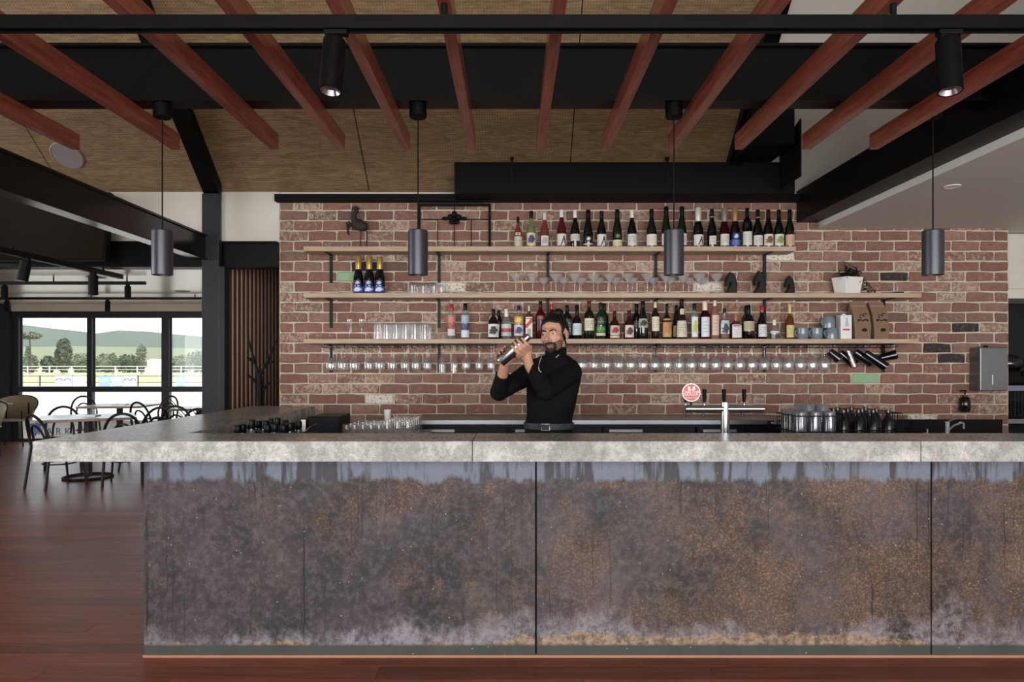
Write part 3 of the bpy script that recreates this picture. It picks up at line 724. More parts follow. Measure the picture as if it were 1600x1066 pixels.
ls = thing('tap_badge', 'round red and white lager sign clipped on the beer font', 'sign', px(1080, 613.5, FYY - 0.045))
R_ = 14.3 * (FYY - 0.045) / FPX
rotF = Matrix.Rotation(PI/2, 3, 'X')
M_SGR = simple('sign_red', (168, 42, 46), 0.35, 0, 0.05); M_SGW = simple('sign_white', (236, 226, 222), 0.4, 0, 0.03)
MB().lathe([(0,-0.004),(R_,-0.004),(R_,0.004),(0,0.004)], n=32, rot=rotF).build('rim', M_SGW, ls)
MB().lathe([(0,0),(R_*0.90,0),(R_*0.90,0.0056),(0,0.0056)], n=32, rot=rotF).build('face', M_SGR, ls)
MB().tube([(0,0.005,-R_*0.9),(0.004,0.012,-R_-0.012),(0.0,0.03,-R_-0.03)], 0.006).build('clip', M_CHROME, ls)
text_obj('lettering', 'CARLTON', R_*0.46, M_SGW, ls, (0, -0.0064, R_*0.02), sx=0.92)
text_obj('lettering', 'DRAUGHT', R_*0.28, M_SGW, ls, (0, -0.0064, -R_*0.27), sx=1.15)
text_obj('lettering', 'Brewery Fresh', R_*0.2, M_SGW, ls, (0, -0.0064, -R_*0.56))
# pair of rearing dray horses, as two simple white silhouettes
for sx_ in (-1, 1):
    P = [(0.02,0.30),(0.10,0.34),(0.16,0.48),(0.13,0.58),(0.20,0.66),(0.30,0.64),(0.38,0.70),(0.40,0.62),(0.33,0.55),(0.30,0.42),(0.42,0.44),(0.40,0.36),(0.28,0.32),(0.30,0.24),(0.22,0.22),(0.16,0.26),(0.04,0.24)]
    MB().prism([(a*R_*sx_*1.05, -0.0056, b*R_) for a, b in P], (0, -0.001, 0)).build('emblem', M_SGW, ls)

# paper towel dispenser and soap bottle on the wall
pd = thing('towel_dispenser', 'stainless paper towel dispenser box fixed to the brick wall', 'dispenser', (0, 0, 0))
a = px(1532, 611, 5.60); b = px(1575.5, 543, 5.60)
MB().box((a.x, 5.60, a.z), (b.x, 5.73, b.z)).build('body', simple('dull_stainless', (126, 128, 132), 0.42, 0.9, 0.06, 60), pd, bevel=0.006)
MB().box((pxX(1551, 5.6)-0.004, 5.597, pyZ(601, 5.6)), (pxX(1551, 5.6)+0.004, 5.602, pyZ(586, 5.6))).build('sight_slot', simple('slot_white', (220, 222, 226), 0.5), pd)
MB().lathe([(0,0),(0.018,0),(0.016,0.018),(0,0.02)], (pxX(1543, 5.64), 5.66, b.z - 0.002), 12).build('lock_knob', M_BLACKM, pd, smooth=True)
sp = thing('soap_dispenser', 'small black pump soap bottle held on the brick wall', 'dispenser', (pxX(1508, 5.69), 5.69, pyZ(643.5, 5.69)))
MB().lathe([(0,0),(0.036,0),(0.041,0.008),(0.041,0.09),(0.03,0.115),(0.016,0.125),(0.016,0.14),(0,0.14)], n=18).build('bottle', simple('black_gloss_plastic', (12, 12, 13), 0.15), sp, smooth=True)
MB().cyl((0,0,0.14),(0,0,0.175),0.006).box((-0.03,-0.008,0.17),(0.012,0.008,0.18)).build('pump', M_BLACKM, sp)
MB().box((-0.02,0.036,0.03),(0.02,0.046,0.11)).build('wall_clip', M_BLACKM, sp)
# ================================================================ shelves
SHF = 5.53
M_BRKT = simple('black_bracket_steel', (20, 19, 22), 0.45)
SH = [(474, 1244, 2.295, 2.334, 'top', 'short upper oak shelf carrying the wine bottles', [517, 686, 856, 1025, 1195]),
      (474, 1440, 1.918, 1.956, 'middle', 'middle oak shelf carrying cocktail glasses and horse heads', [517, 686, 856, 1025, 1195, 1381]),
      (474, 1436, 1.547, 1.584, 'lower', 'lowest oak shelf carrying the spirit bottles', [517, 686, 856, 1025, 1195, 1381])]
for xa, xb, z0, z1, nm, lab, br in SH:
    sh = thing('wall_shelf', lab, 'shelf', (0, 0, 0))
    MB().box((pxX(xa, SHF), SHF, z0), (pxX(xb, SHF), WALL_Y - 0.012, z1)).build('board', M_OAK, sh, bevel=0.002)
    for bx in br:
        X = pxX(bx, 5.71)
        m = MB().box((X - 0.011, 5.706, z0 - 0.235), (X + 0.011, 5.713 + 0.01, z0)).box((X - 0.011, SHF + 0.02, z0 - 0.007), (X + 0.011, 5.713, z0 - 0.0005))
        for zz in (0.06, 0.12, 0.2): m.cyl((X, 5.7055, z0 - zz), (X, 5.702, z0 - zz), 0.005, n=8)
        m.build('bracket', M_BRKT, sh)

# ================================================================ bottles
GL = {}
def glass_col(key):
    if key in GL: return GL[key]
    spec = {'black': (10, 10, 12), 'darkgreen': (14, 22, 14), 'green': (16, 44, 20), 'brown': (34, 16, 8)}
    if key in spec: m = simple('bottle_glass_' + key, spec[key], 0.07, 0, 0.1, 5, spec=0.6)
    else:
        tint, body, amt = {'clear': ((236, 240, 238), (190, 198, 198), 0.12), 'rose': ((206, 140, 116), (132, 72, 56), 0.5), 'red': ((130, 34, 32), (74, 14, 16), 0.65),
                           'pinkred': ((150, 62, 70), (92, 28, 38), 0.6), 'amber': ((176, 116, 64), (110, 64, 32), 0.6), 'whisky': ((120, 62, 36), (62, 26, 15), 0.7),
                           'berry': ((90, 18, 36), (52, 8, 20), 0.7), 'blush': ((206, 168, 150), (168, 120, 100), 0.55), 'greenish': ((196, 206, 160), (140, 148, 112), 0.4),
                           'blue': ((120, 150, 200), (60, 84, 140), 0.4)}[key]
        m = thin_glass('bottle_glass_' + key, tint, 0.04, 0.04, body, amt)
    GL[key] = m; return m
CAPM = {}
def capm(c, metal=0.0, rough=0.35):
    k = (c, metal)
    if k not in CAPM: CAPM[k] = simple('cap_%d_%d_%d' % c, c, rough, metal, 0.06)
    return CAPM[k]
def profile(H, R, style):
    P = {'burg': [(0,0),(.94,0),(1,.02),(1,.40),(.95,.48),(.72,.60),(.50,.70),(.40,.78),(.37,.84),(.37,.995),(.0,1)],
         'bord': [(0,0),(.94,0),(1,.02),(1,.60),(.95,.65),(.70,.71),(.44,.75),(.38,.80),(.38,.995),(0,1)],
         'hock': [(0,0),(.94,0),(1,.02),(1,.38),(.9,.50),(.66,.66),(.46,.80),(.38,.88),(.38,.995),(0,1)],
         'champ': [(0,0),(.94,0),(1,.02),(1,.40),(.94,.48),(.66,.62),(.46,.72),(.36,.82),(.32,.92),(.38,.94),(.38,.985),(0,1)],
         'spirit': [(0,0),(.95,0),(1,.015),(1,.62),(.93,.68),(.62,.74),(.42,.78),(.36,.82),(.34,.995),(0,1)],
         'tall': [(0,0),(.95,0),(1,.015),(1,.66),(.9,.71),(.55,.77),(.36,.82),(.34,.995),(0,1)],
         'squat': [(0,0),(.92,0),(1,.03),(1,.40),(.96,.50),(.76,.60),(.42,.68),(.32,.74),(.32,.995),(0,1)],
         'jug': [(0,0),(.92,0),(1,.03),(1,.50),(.92,.58),(.66,.68),(.36,.74),(.32,.78),(.32,.995),(0,1)],
         'flask': [(0,0),(.92,0),(1,.03),(1,.52),(.9,.60),(.62,.66),(.34,.70),(.30,.74),(.30,.995),(0,1)],
         'cone': [(0,0),(.95,0),(1,.02),(.96,.30),(.80,.52),(.60,.62),(.62,.74),(.42,.82),(.36,.86),(.36,.995),(0,1)]}[style]
    return [(r * R, z * H) for r, z in P]
def rad_at(prof, z):
    for (r0, z0), (r1, z1) in zip(prof, prof[1:]):
        if z0 <= z <= z1 and z1 > z0: return r0 + (r1 - r0) * (z - z0) / (z1 - z0)
    return prof[1][0]
def label_mesh(prof, z0, z1, half_deg, mat, sq=0.0, grow=0.0009, n=10):
    me = bpy.data.meshes.new('label'); vs = []; fs = []; uvs = []
    zs = [z0 + (z1 - z0) * k / 4 for k in range(5)]
    for z in zs:
        r = rad_at(prof, z) + grow
        for k in range(n + 1):
            a = math.radians(-90 - half_deg + 2 * half_deg * k / n)
            q = 1.0 + sq * (1.0 / max(abs(math.cos(a)), abs(math.sin(a))) - 1.0) if sq else 1.0
            vs.append((r * q * math.cos(a), r * q * math.sin(a), z)); uvs.append((k / n, (z - z0) / (z1 - z0)))
    for i in range(4):
        for k in range(n): fs.append((i*(n+1)+k, i*(n+1)+k+1, (i+1)*(n+1)+k+1, (i+1)*(n+1)+k))
    me.from_pydata(vs, [], fs); ul = me.uv_layers.new(name='UVMap')
    for lp in me.loops: ul.data[lp.index].uv = uvs[lp.vertex_index]
    me.materials.append(mat); me.polygons.foreach_set('use_smooth', [True] * len(me.polygons)); return me
def bottle(name, label, X, Y, Z, H, W, style, glass, cap, labels, group=None, sq=0.0, cap_from=0.84, cat='bottle', capmetal=0.0, seg=18):
    """W = diameter. labels = [(z0, z1, half angle, material)] as fractions of H"""
    t_ = thing(name, label, cat, (X, Y, Z), group=group)
    pr = profile(H, W / 2, style)
    MB().lathe(pr, n=seg if not sq else 24, sq=sq).build('glass', glass_col(glass), t_, smooth=True)
    if cap:
        cz = cap_from * H; r = max(rad_at(pr, z) for z in (cz, (cz + H) / 2, H * 0.98)) + 0.0012
        r2 = rad_at(pr, cz) + 0.0012
        MB().lathe([(0,cz),(r2,cz),(r,cz+(H-cz)*0.3),(r,H-0.003),(r-0.003,H+0.001),(0,H+0.001)], n=14).build('cap', capm(cap, capmetal), t_, smooth=True)
    for lb_ in labels:
        link('label', label_mesh(pr, lb_[0]*H, lb_[1]*H, lb_[2], lb_[3], sq), t_)
    return t_
CREAM = (196, 188, 172); WHT = (206, 204, 198); INK = (40, 38, 38)
LT = lambda b=WHT, i=INK, s='text', i2=None: label_mat(b, i, s, i2)
def on(x, top, Y, Z):                       # X and height of a bottle whose top is seen at (x, top)
    return pxX(x, Y), pyZ(top, Y) - Z
YT = 5.62; ZT = 2.334
W75 = 0.078
top_row = [
 (809.5, 339, .064, 'squat', 'rose', (28, 22, 22), [(.05,.36,75,LT(CREAM,(120,110,100))), (.40,.48,40,LT(WHT,(150,60,50),'blob'))], 'small rosé bottle with black cap and cream label on the wine shelf'),
 (830, 330, .076, 'burg', 'greenish', (22, 24, 38), [(.05,.40,75,LT((196,200,160),(74,44,110),'blob'))], 'pale green wine bottle with purple blot label and navy cap'),
 (851, 333, .076, 'burg', 'rose', (206, 196, 190), [(.05,.34,55,LT(WHT,(170,160,150),'blob'))], 'orange-pink rosé bottle with white cap on the wine shelf'),
 (877.5, 328, W75, 'burg', 'pinkred', (226, 222, 216), [(.05,.36,75,LT(WHT,INK,'grass'))], 'ruby wine bottle with white cap and brush-stroke label'),
 (898.5, 329, W75, 'burg', 'black', (226, 222, 216), [(.18,.36,72,LT((198,196,186),(90,90,90)))], 'black wine bottle with white cap and shield-shaped pale label'),
 (919, 328.5, W75, 'hock', 'black', (20, 18, 18), [(.08,.11,75,LT(WHT,WHT)), (.16,.30,38,LT((20,18,18),WHT,'blob'))], 'all-black wine bottle with small white mark and thin white stripe'),
 (940, 330, W75, 'burg', 'black', (34, 32, 32), [(.05,.36,75,LT(WHT,INK,'grass'))], 'black wine bottle with dark cap and brush-stroke label'),
 (964.5, 328, W75, 'hock', 'darkgreen', (22, 20, 20), [(.04,.20,75,LT((206,200,160),(120,110,60))), (.24,.36,40,LT((24,26,22),(120,118,100),'blob'))], 'dark green wine bottle with low cream label'),
 (987.5, 329, W75, 'burg', 'black', (222, 218, 212), [(.05,.36,70,LT(WHT,INK))], 'black wine bottle with white cap and plain lettered label'),
 (1018, 327, .084, 'burg', 'darkgreen', (18, 18, 18), [(.05,.34,78,LT((216,212,204),(170,166,160)))], 'broad dark wine bottle with wide blank white label'),
 (1041, 323, W75, 'hock', 'darkgreen', (20, 18, 18), [(.06,.34,75,LT(WHT,INK))], 'tall dark wine bottle behind a pendant lamp, on its leadlight side'),
 (1065.5, 323, W75, 'hock', 'darkgreen', (20, 18, 18), [(.06,.34,75,LT(WHT,(90,60,60)))], 'tall dark wine bottle behind a pendant lamp, on its horse-head side'),
 (1091, 325, .084, 'champ', 'black', (226, 222, 210), [(.05,.32,70,LT(WHT,INK,'grass'))], 'sparkling bottle with long white foil and brush-stroke label'),
 (1112.5, 327, .078, 'burg', 'black', (30, 24, 22), [(.08,.30,45,LT((206,204,196),INK,'text'))], 'black wine bottle with small square label and white neck ring'),
 (1132, 325.5, .076, 'champ', 'berry', (150, 138, 134), [(.05,.34,72,LT(WHT,(120,110,110)))], 'rosé sparkling bottle with silver foil'),
 (1148.5, 325, .080, 'champ', 'black', (176, 132, 84), [(.04,.20,80,LT((42,70,150),(180,190,220))), (.20,.36,40,LT((30,44,110),(200,200,220),'blob'))], 'sparkling bottle with gold foil and bright blue label on the wine shelf'),
 (1167.5, 325.5, .078, 'bord', 'black', (16, 15, 16), [(.06,.40,75,LT(WHT,(150,148,146)))], 'high-shouldered black wine bottle with tall white label'),
 (1184, 328, .078, 'burg', 'black', (22, 20, 20), [(.06,.32,72,LT(WHT,(60,56,60),'text'))], 'black wine bottle with white neck ring and grey script label'),
 (1200.5, 328, .078, 'burg', 'black', (24, 22, 20), [(.05,.35,74,LT((214,206,188),(108,72,52),'blob'))], 'black wine bottle with brown picture label'),
 (1217, 328, .078, 'burg', 'black', (24, 22, 20), [(.05,.35,74,LT((210,208,190),(120,140,100),'blob'))], 'black wine bottle with green leaf picture label'),
 (1234, 328, .078, 'burg', 'darkgreen', (20, 18, 18), [(.05,.34,74,LT((190,160,136),(160,116,92)))], 'dark wine bottle with peach label at the shelf end'),
]
for x, tp_, W, st, gl, cp, lb_, lab in top_row:
    Y_ = YT; X, H = on(x, tp_, Y_, ZT)
    b_ = bottle('sparkling_bottle' if st == 'champ' else 'wine_bottle', lab, X, Y_, ZT, H, W, st, gl, cp, lb_, 'wine bottles on the upper shelf', cap_from=0.66 if (st == 'champ') else 0.80, capmetal=0.4 if st == 'champ' else 0.0)
    if 'ring' in lab: MB().lathe([(0.0155,H*0.79),(0.0162,H*0.79),(0.0162,H*0.82),(0.0155,H*0.82)], n=14).build('neck_ring', capm((220, 216, 208)), b_)
# champagne on the middle shelf
ZM = 1.956; ZL = 1.584
for x, cl in ((560, 'nearest the green painted brick'), (577, 'in the middle of the three'), (593.5, 'nearest the rocks glasses')):
    X, H = on(x, 401.5, 5.60, ZM)
    b_ = bottle('champagne_bottle', 'champagne bottle with gold neck and blue label, ' + cl, X, 5.60, ZM, H, .083, 'champ', 'black', (188, 158, 92),
           [(.03,.19,80,LT((52,84,170),(210,215,230),'blob')), (.22,.36,40,LT((34,40,90),(190,190,200),'blob'))], 'three champagne bottles', cap_from=0.66, capmetal=0.6)

YL = 5.62
spirits = [  # x, top, Y, width, style, glass, cap, cap_from, sq, labels, text
 (705.5, 475.5, YL, .070, 'tall', 'clear', (160, 30, 36), .80, 0, [(.10,.68,60,LT((206,200,198),(176,74,76),'bands',(196,120,118)))], 'clear vodka bottle with red cap and red label'),
 (727, 474, YL, .070, 'tall', 'clear', (18, 20, 26), .80, 0, [(.05,.66,70,LT((214,218,224),(48,66,104),'bands',(160,178,198)))], 'clear vodka bottle with blue wave label and black cap'),
 (771, 483, 5.60, .092, 'jug', 'black', (20, 18, 20), .84, 0, [(.06,.50,75,LT((214,214,204),(40,40,44),'blob'))], 'black rum jug with white picture label and neck loops'),
 (779.5, 485, 5.69, .070, 'spirit', 'black', (20, 18, 20), .84, 0, [], 'plain black bottle half hidden behind the rum jug'),
 (791, 483, YL, .090, 'jug', 'clear', (226, 220, 208), .74, 0, [(.10,.50,70,LT((186,188,186),(168,70,78),'bands',(206,206,204)))], 'clear gin bottle with pale cork and grey-red label'),
 (810.5, 478, YL, .082, 'spirit', 'clear', (40, 30, 74), .86, 0, [(.10,.42,72,LT((208,204,212),(84,58,120),'blob')), (.46,.68,72,LT((196,150,70),(226,200,120),'blob'))], 'spirit bottle with gold and purple label and violet cap'),
 (826.5, 478, YL, .066, 'spirit', 'amber', (206, 204, 200), .84, .75, [(.06,.66,42,LT((220,214,206),(186,70,60),'stripe'))], 'square whisky bottle with slanted red stripe label'),
 (844.5, 471, YL, .078, 'spirit', 'red', (22, 16, 22), .86, 0, [(.5,.62,55,LT((120,20,28),(210,200,196)))], 'tall red bitters bottle beside the bartender’s head'),
 (862, 476, YL, .078, 'spirit', 'red', (180, 36, 48), .86, 0, [(.3,.6,55,LT((200,190,184),(140,30,34)))], 'red liqueur bottle with red cap behind the bartender'),
 (886, 477, YL, .082, 'spirit', 'black', (20, 20, 22), .84, 0, [(.12,.58,70,LT((60,60,72),(214,214,220)))], 'black bottle with dark label at the bartender’s ear'),
 (901.5, 477, YL, .080, 'squat', 'black', (16, 16, 16), .70, 0, [(.12,.46,72,LT((206,212,222),(96,104,124)))], 'black spirit bottle with pale blue-grey label'),
 (920.5, 470, YL, .084, 'bord', 'darkgreen', (104, 28, 28), .84, 0, [(.22,.54,74,LT((214,206,184),(70,62,54)))], 'dark whisky bottle with red neck and cream label'),
 (938.5, 473, YL, .082, 'bord', 'green', (20, 40, 24), .82, 0, [(.09,.17,74,LT((206,206,176),(120,130,90))), (.18,.34,70,LT((62,122,54),(180,200,164))), (.38,.60,60,LT((20,40,24),(190,200,190)))], 'green whisky bottle with bright green band'),
 (944, 474, 5.70, .078, 'bord', 'darkgreen', (20, 34, 24), .82, 0, [], 'dark green bottle tucked behind the bright green one'),
 (960.5, 486, YL, .086, 'squat', 'whisky', (74, 26, 20), .80, 0, [(.04,.12,72,LT((206,196,160),(120,90,60))), (.14,.48,66,LT((206,190,180),(150,40,44),'blob'))], 'squat bourbon bottle with red round emblem'),
 (983, 485, YL, .086, 'squat', 'whisky', (70, 22, 20), .80, 0, [(.06,.48,60,LT((212,200,194),(90,40,34),'blob'))], 'squat bourbon bottle with pale brown-marked label'),
 (994.5, 475, 5.69, .074, 'bord', 'black', (14, 14, 18), .84, 0, [(.3,.5,55,LT((50,50,52),(190,190,190)))], 'slim black bottle behind the squat bourbon'),
 (1004.5, 471, YL, .084, 'hock', 'darkgreen', (22, 24, 34), .84, 0, [(.30,.54,70,LT((160,164,150),(36,44,34),'blob'))], 'dark green cream-liqueur bottle with oval emblem'),
 (1024, 472, YL, .068, 'spirit', 'brown', (206, 190, 150), .84, 0, [(.22,.60,64,LT((214,206,184),(120,100,74)))], 'dark brown bottle with cream cap and tapering cream label'),
 (1042, 475, YL, .078, 'squat', 'brown', (24, 16, 12), .88, 0, [(.06,.58,72,LT((178,150,92),(176,118,80),'blob'))], 'liqueur bottle with large gold-yellow label'),
 (1057, 477, 5.70, .072, 'cone', 'brown', (22, 18, 18), .88, 0, [(.08,.4,60,LT((176,150,110),(120,90,60)))], 'brown conical bottle half hidden by the friar-shaped bottle'),
 (1065, 468, YL, .092, 'cone', 'brown', (24, 20, 20), .90, 0, [(.05,.46,72,LT((200,192,176),(140,120,100))), (.62,.76,40,LT((206,196,170),(110,90,70)))], 'friar-shaped brown liqueur bottle with cream labels'),
 (1085, 474, YL, .064, 'tall', 'clear', (20, 22, 24), .80, 0, [(.06,.62,55,LT((214,220,222),(186,182,90),'blob'))], 'slim clear bottle with yellow lemon label'),
 (1101.5, 471, YL, .076, 'spirit', 'berry', (224, 208, 180), .76, 0, [(.06,.58,62,LT((214,214,226),(90,150,120)))], 'berry-red liqueur bottle with white label and cream cap'),
 (1117, 470, YL, .074, 'spirit', 'blush', (222, 206, 192), .86, 0, [(.10,.62,50,LT((206,180,164),(170,116,92)))], 'rose-gold spirit bottle with pale cap'),
 (1132, 482, YL, .080, 'flask', 'clear', (20, 20, 22), .84, .35, [(.06,.60,64,LT((196,204,214),(46,52,70),'blob',(120,72,50)))], 'arched clear gin bottle with blue-grey picture label'),
 (1149.5, 490, YL, .082, 'flask', 'amber', (172, 92, 60), .70, .75, [(.06,.56,48,LT((206,206,212),(200,110,60)))], 'square orange-liqueur bottle with orange cap'),
 (1166.5, 478, 5.70, .076, 'bord', 'black', (16, 16, 18), .8, 0, [], 'plain black bottle behind the wide tan-labelled one'),
 (1169.5, 477, YL, .096, 'jug', 'black', (16, 16, 18), .74, 0, [(.24,.52,70,LT((178,166,138),(60,54,44)))], 'wide black rum bottle with tan shield label'),
 (1190.5, 478, YL, .080, 'burg', 'black', (168, 28, 38), .80, 0, [(.07,.44,60,LT((206,206,214),(70,70,80),'text'))], 'dark liqueur bottle with red cap and white label'),
 (1210, 500, YL, .080, 'squat', 'clear', (226, 222, 214), .72, 0, [(.30,.42,72,LT((206,206,190),(120,120,100)))], 'small round bottle of dark liquid with white cap'),
 (1234, 476, YL, .074, 'squat', 'amber', (206, 186, 130), .74, 0, [(.05,.40,62,LT((196,178,130),(150,116,64)))], 'amber brandy bottle with gold label beside the grey mugs'),
]
for x, tp_, Y_, W, st, gl, cp, cf, sq, lb_, lab in spirits:
    X, H = on(x, tp_, Y_, ZL)
    b_ = bottle('spirit_bottle', lab, X, Y_, ZL, H, W * 0.97, st, gl, cp, lb_, 'spirit bottles on the lowest shelf', sq=sq, cap_from=cf)
    if 'neck loops' in lab:
        for s_ in (-1, 1): MB().tube([(s_*(0.016 + 0.016*math.sin(a)), 0, 0.70*H + 0.018*math.cos(a)) for a in [PI*k/8 for k in range(9)]], 0.003, n=6).build('neck_loop', capm((196, 190, 180)), b_)
    if lab.startswith('small round'): MB().lathe([(0,0.004),(0.037,0.004),(0.037,0.05),(0,0.05)], n=16).build('liquid', simple('dark_liquid', (20, 14, 12), 0.1), b_)

# ================================================================ glassware
def g_martini():
    r = 0.056
    return [(0,0),(.034,0),(.034,.002),(.006,.006),(.0034,.02),(.0034,.085),(.007,.095),(.03,.122),(r,.160),(r-.0012,.160),(.029,.124),(.006,.099),(0,.098)]
def g_coupe():
    r = 0.05
    return [(0,0),(.033,0),(.033,.002),(.006,.006),(.0034,.02),(.0034,.08),(.012,.086),(.038,.108),(r,.138),(r-.0012,.138),(.037,.110),(.011,.090),(0,.088)]
def g_wine(R, bowl, stem):
    return [(0,0),(.034,0),(.034,.002),(.006,.006),(.0036,.02),(.0036,stem),(.010,stem+.006),(R*.82,stem+bowl*.28),(R,stem+bowl*.48),(R*.80,stem+bowl),(R*.80-.0012,stem+bowl),(R-.0012,stem+bowl*.48),(R*.8,stem+bowl*.30),(.008,stem+.010),(0,stem+.009)]
def g_tumbler(R, h): return [(0,0),(R*.92,0),(R*.95,.004),(R,h),(R-.0018,h),(R*.92-.002,.010),(0,.009)]
def gmesh(name, prof, flip=False, n=14, mat=None):
    pr = [(r, -z) for r, z in prof] if flip else prof
    return MB().lathe(pr, n=n).mesh(name, mat or M_GLASS, smooth=True)
me_mart = gmesh('martini_glass', g_martini(), n=20, mat=M_GLASS2); me_coup = gmesh('coupe_glass', g_coupe(), n=20, mat=M_GLASS2)
for i, x in enumerate((1120, 1092, 1067.5, 1040, 1011.5, 981, 953, 927.5, 898, 868.5, 832.5, 806)):
    tag(link('martini_glass', me_mart, None, (pxX(x, 5.592), 5.592, ZM)), 'clear martini glass, %s from the carved horse heads' % ORD[i], 'glass', 'martini glasses on the middle shelf')
for i, x in enumerate((1099, 1076, 1046.7, 1020.7, 988, 961.5, 934.6, 908, 881, 849.7)):
    tag(link('coupe_glass', me_coup, None, (pxX(x, 5.68), 5.68, ZM)), 'clear coupe glass behind the martini glasses, %s from the horse heads' % ORD[i], 'glass', 'coupe glasses on the middle shelf')
me_tum = gmesh('tumbler', [(r, 0.128 - z) for r, z in reversed(g_tumbler(.039, .128))])
for i, x in enumerate((590, 604.5, 619.5, 634, 648.5, 664)):
    tag(link('tumbler', me_tum, None, (pxX(x, 5.59), 5.59, ZL)), 'upturned highball tumbler in the front row, %s from the sherry glasses' % ORD[i], 'glass', 'upturned tumblers on the lowest shelf')
for i, x in enumerate((597, 612, 627, 642, 657, 671)):
    tag(link('tumbler', me_tum, None, (pxX(x, 5.675), 5.675, ZL)), 'upturned highball tumbler in the back row, %s from the sherry glasses' % ORD[i], 'glass', 'upturned tumblers on the lowest shelf')
me_low = gmesh('rocks_glass', [(r, 0.082 - z) for r, z in reversed(g_tumbler(.042, .082))])
for x, y_ in ((643.5, 5.59), (661, 5.59), (678, 5.59), (652, 5.68), (670, 5.68), (690, 5.66)):
    tag(link('rocks_glass', me_low, None, (pxX(x, y_), y_, ZM)), 'upturned short rocks glass beside the champagne on the middle shelf', 'glass', 'rocks glasses on the middle shelf')
me_flu = MB().lathe([(0,0),(.028,0),(.028,.002),(.005,.006),(.0034,.02),(.0034,.09),(.012,.10),(.026,.125),(.024,.165),(.0228,.165),(.0248,.126),(.010,.104),(0,.102)], n=14).mesh('sherry_glass', M_GLASS, smooth=True)
for x in (546, 565):
    tag(link('sherry_glass', me_flu, None, (pxX(x, 5.60), 5.60, ZL)), 'slim stemmed sherry glass, ' + ('nearer the bracket' if x < 550 else 'nearer the tumblers'), 'glass', 'sherry glasses on the lowest shelf')

# hanging racks: wire rails with stemmed glasses hung upside down
RZ = 1.522
M_WIRE = simple('black_wire', (18, 18, 22), 0.35)
def rack(xa, xb, lab):
    o = thing('glass_rack', lab, 'rack', (0, 0, 0), group='stemware racks below the lowest shelf')
    Xa, Xb = pxX(xa, 5.6), pxX(xb, 5.6)
    n = max(3, int((Xb - Xa) / 0.052))
    for k in range(n + 1):
        X = Xa + (Xb - Xa) * k / n
        MB().tube([(X, 5.54, RZ + 0.012), (X, 5.545, RZ - 0.004), (X, 5.56, RZ - 0.006), (X, 5.715, RZ - 0.006)], 0.0028, n=6).build('rail', M_WIRE, o)
    for yy in (5.60, 5.69): MB().tube([(Xa, yy, RZ + 0.018), (Xb, yy, RZ + 0.018)], 0.003, n=6).build('cross_wire', M_WIRE, o)
    for X in (Xa, (Xa + Xb) / 2, Xb):
        for yy in (5.60, 5.69): MB().tube([(X, yy, RZ - 0.005), (X, yy, 1.547)], 0.003, n=6).build('hanger', M_WIRE, o)
for a, b, l in ((506, 562, 'black wire glass rack at the plain end of the lowest shelf'), (568, 618, 'black wire glass rack under the row of upturned tumblers'), (624, 676, 'black wire glass rack below the last upturned tumblers'), (684, 775, 'black wire glass rack below the two vodka bottles'),
                (832, 908, 'black wire glass rack behind the bartender’s neck'), (915, 1024, 'black wire glass rack below the green whisky bottle'), (1030, 1180, 'black wire glass rack below the friar-shaped bottle'), (1186, 1296, 'black wire glass rack below the amber brandy'), (1302, 1396, 'black wire rack holding the dark metal shakers')):
    rack(a, b, l)
me_w = {'white': gmesh('hanging_wine_glass', g_wine(.036, .105, .085), True), 'red': gmesh('hanging_wine_glass', g_wine(.047, .115, .075), True), 'flute': gmesh('hanging_flute', [(0,0),(.03,0),(.03,.002),(.005,.006),(.0034,.02),(.0034,.07),(.02,.10),(.026,.15),(.022,.215),(.0208,.215),(.0248,.15),(.018,.104),(0,.078)], True)}
def hang(xs, kind, nm, lab, grp, rows=(5.572, 5.664)):
    for yi, Y_ in enumerate(rows):
        for i, x in enumerate(xs):
            X = pxX(x, 5.575) + (0.036 if (yi and kind == 'red') else 0.004 * yi)
            tag(link(nm, me_w[kind], None, (X, Y_, RZ)), lab + ', %s from the plain end, %s row' % (ORD[i], 'wall-side' if yi else 'outer'), 'glass', grp)
hang((515, 533.5, 552), 'white', 'hanging_wine_glass', 'small wine glass hung in the end rack', 'glasses hung at the plain shelf end')
hang((575, 592, 611.5, 632, 649, 667), 'white', 'hanging_wine_glass', 'small wine glass hung below the tumblers', 'glasses hung below the tumblers')
hang((690, 709), 'flute', 'hanging_flute', 'narrow flute hung below the vodka bottles', 'flutes hung below the vodka bottles')
hang((727.5, 748.5, 767), 'white', 'hanging_wine_glass', 'small wine glass hung beside the bartender’s hands', 'glasses hung beside the bartender')
hang((842, 908, 927, 946), 'red', 'hanging_wine_glass', 'large wine glass hung close to the bartender', 'large glasses hung close to the bartender')
hang((966, 985, 1004, 1023, 1042, 1061, 1080), 'red', 'hanging_wine_glass', 'large wine glass hung below the bourbons', 'large glasses hung below the bourbon')
hang((1099, 1118, 1137, 1156, 1175, 1194, 1213, 1232, 1251, 1270, 1289), 'red', 'hanging_wine_glass', 'large wine glass hung above the beer taps', 'large glasses hung above the beer taps')
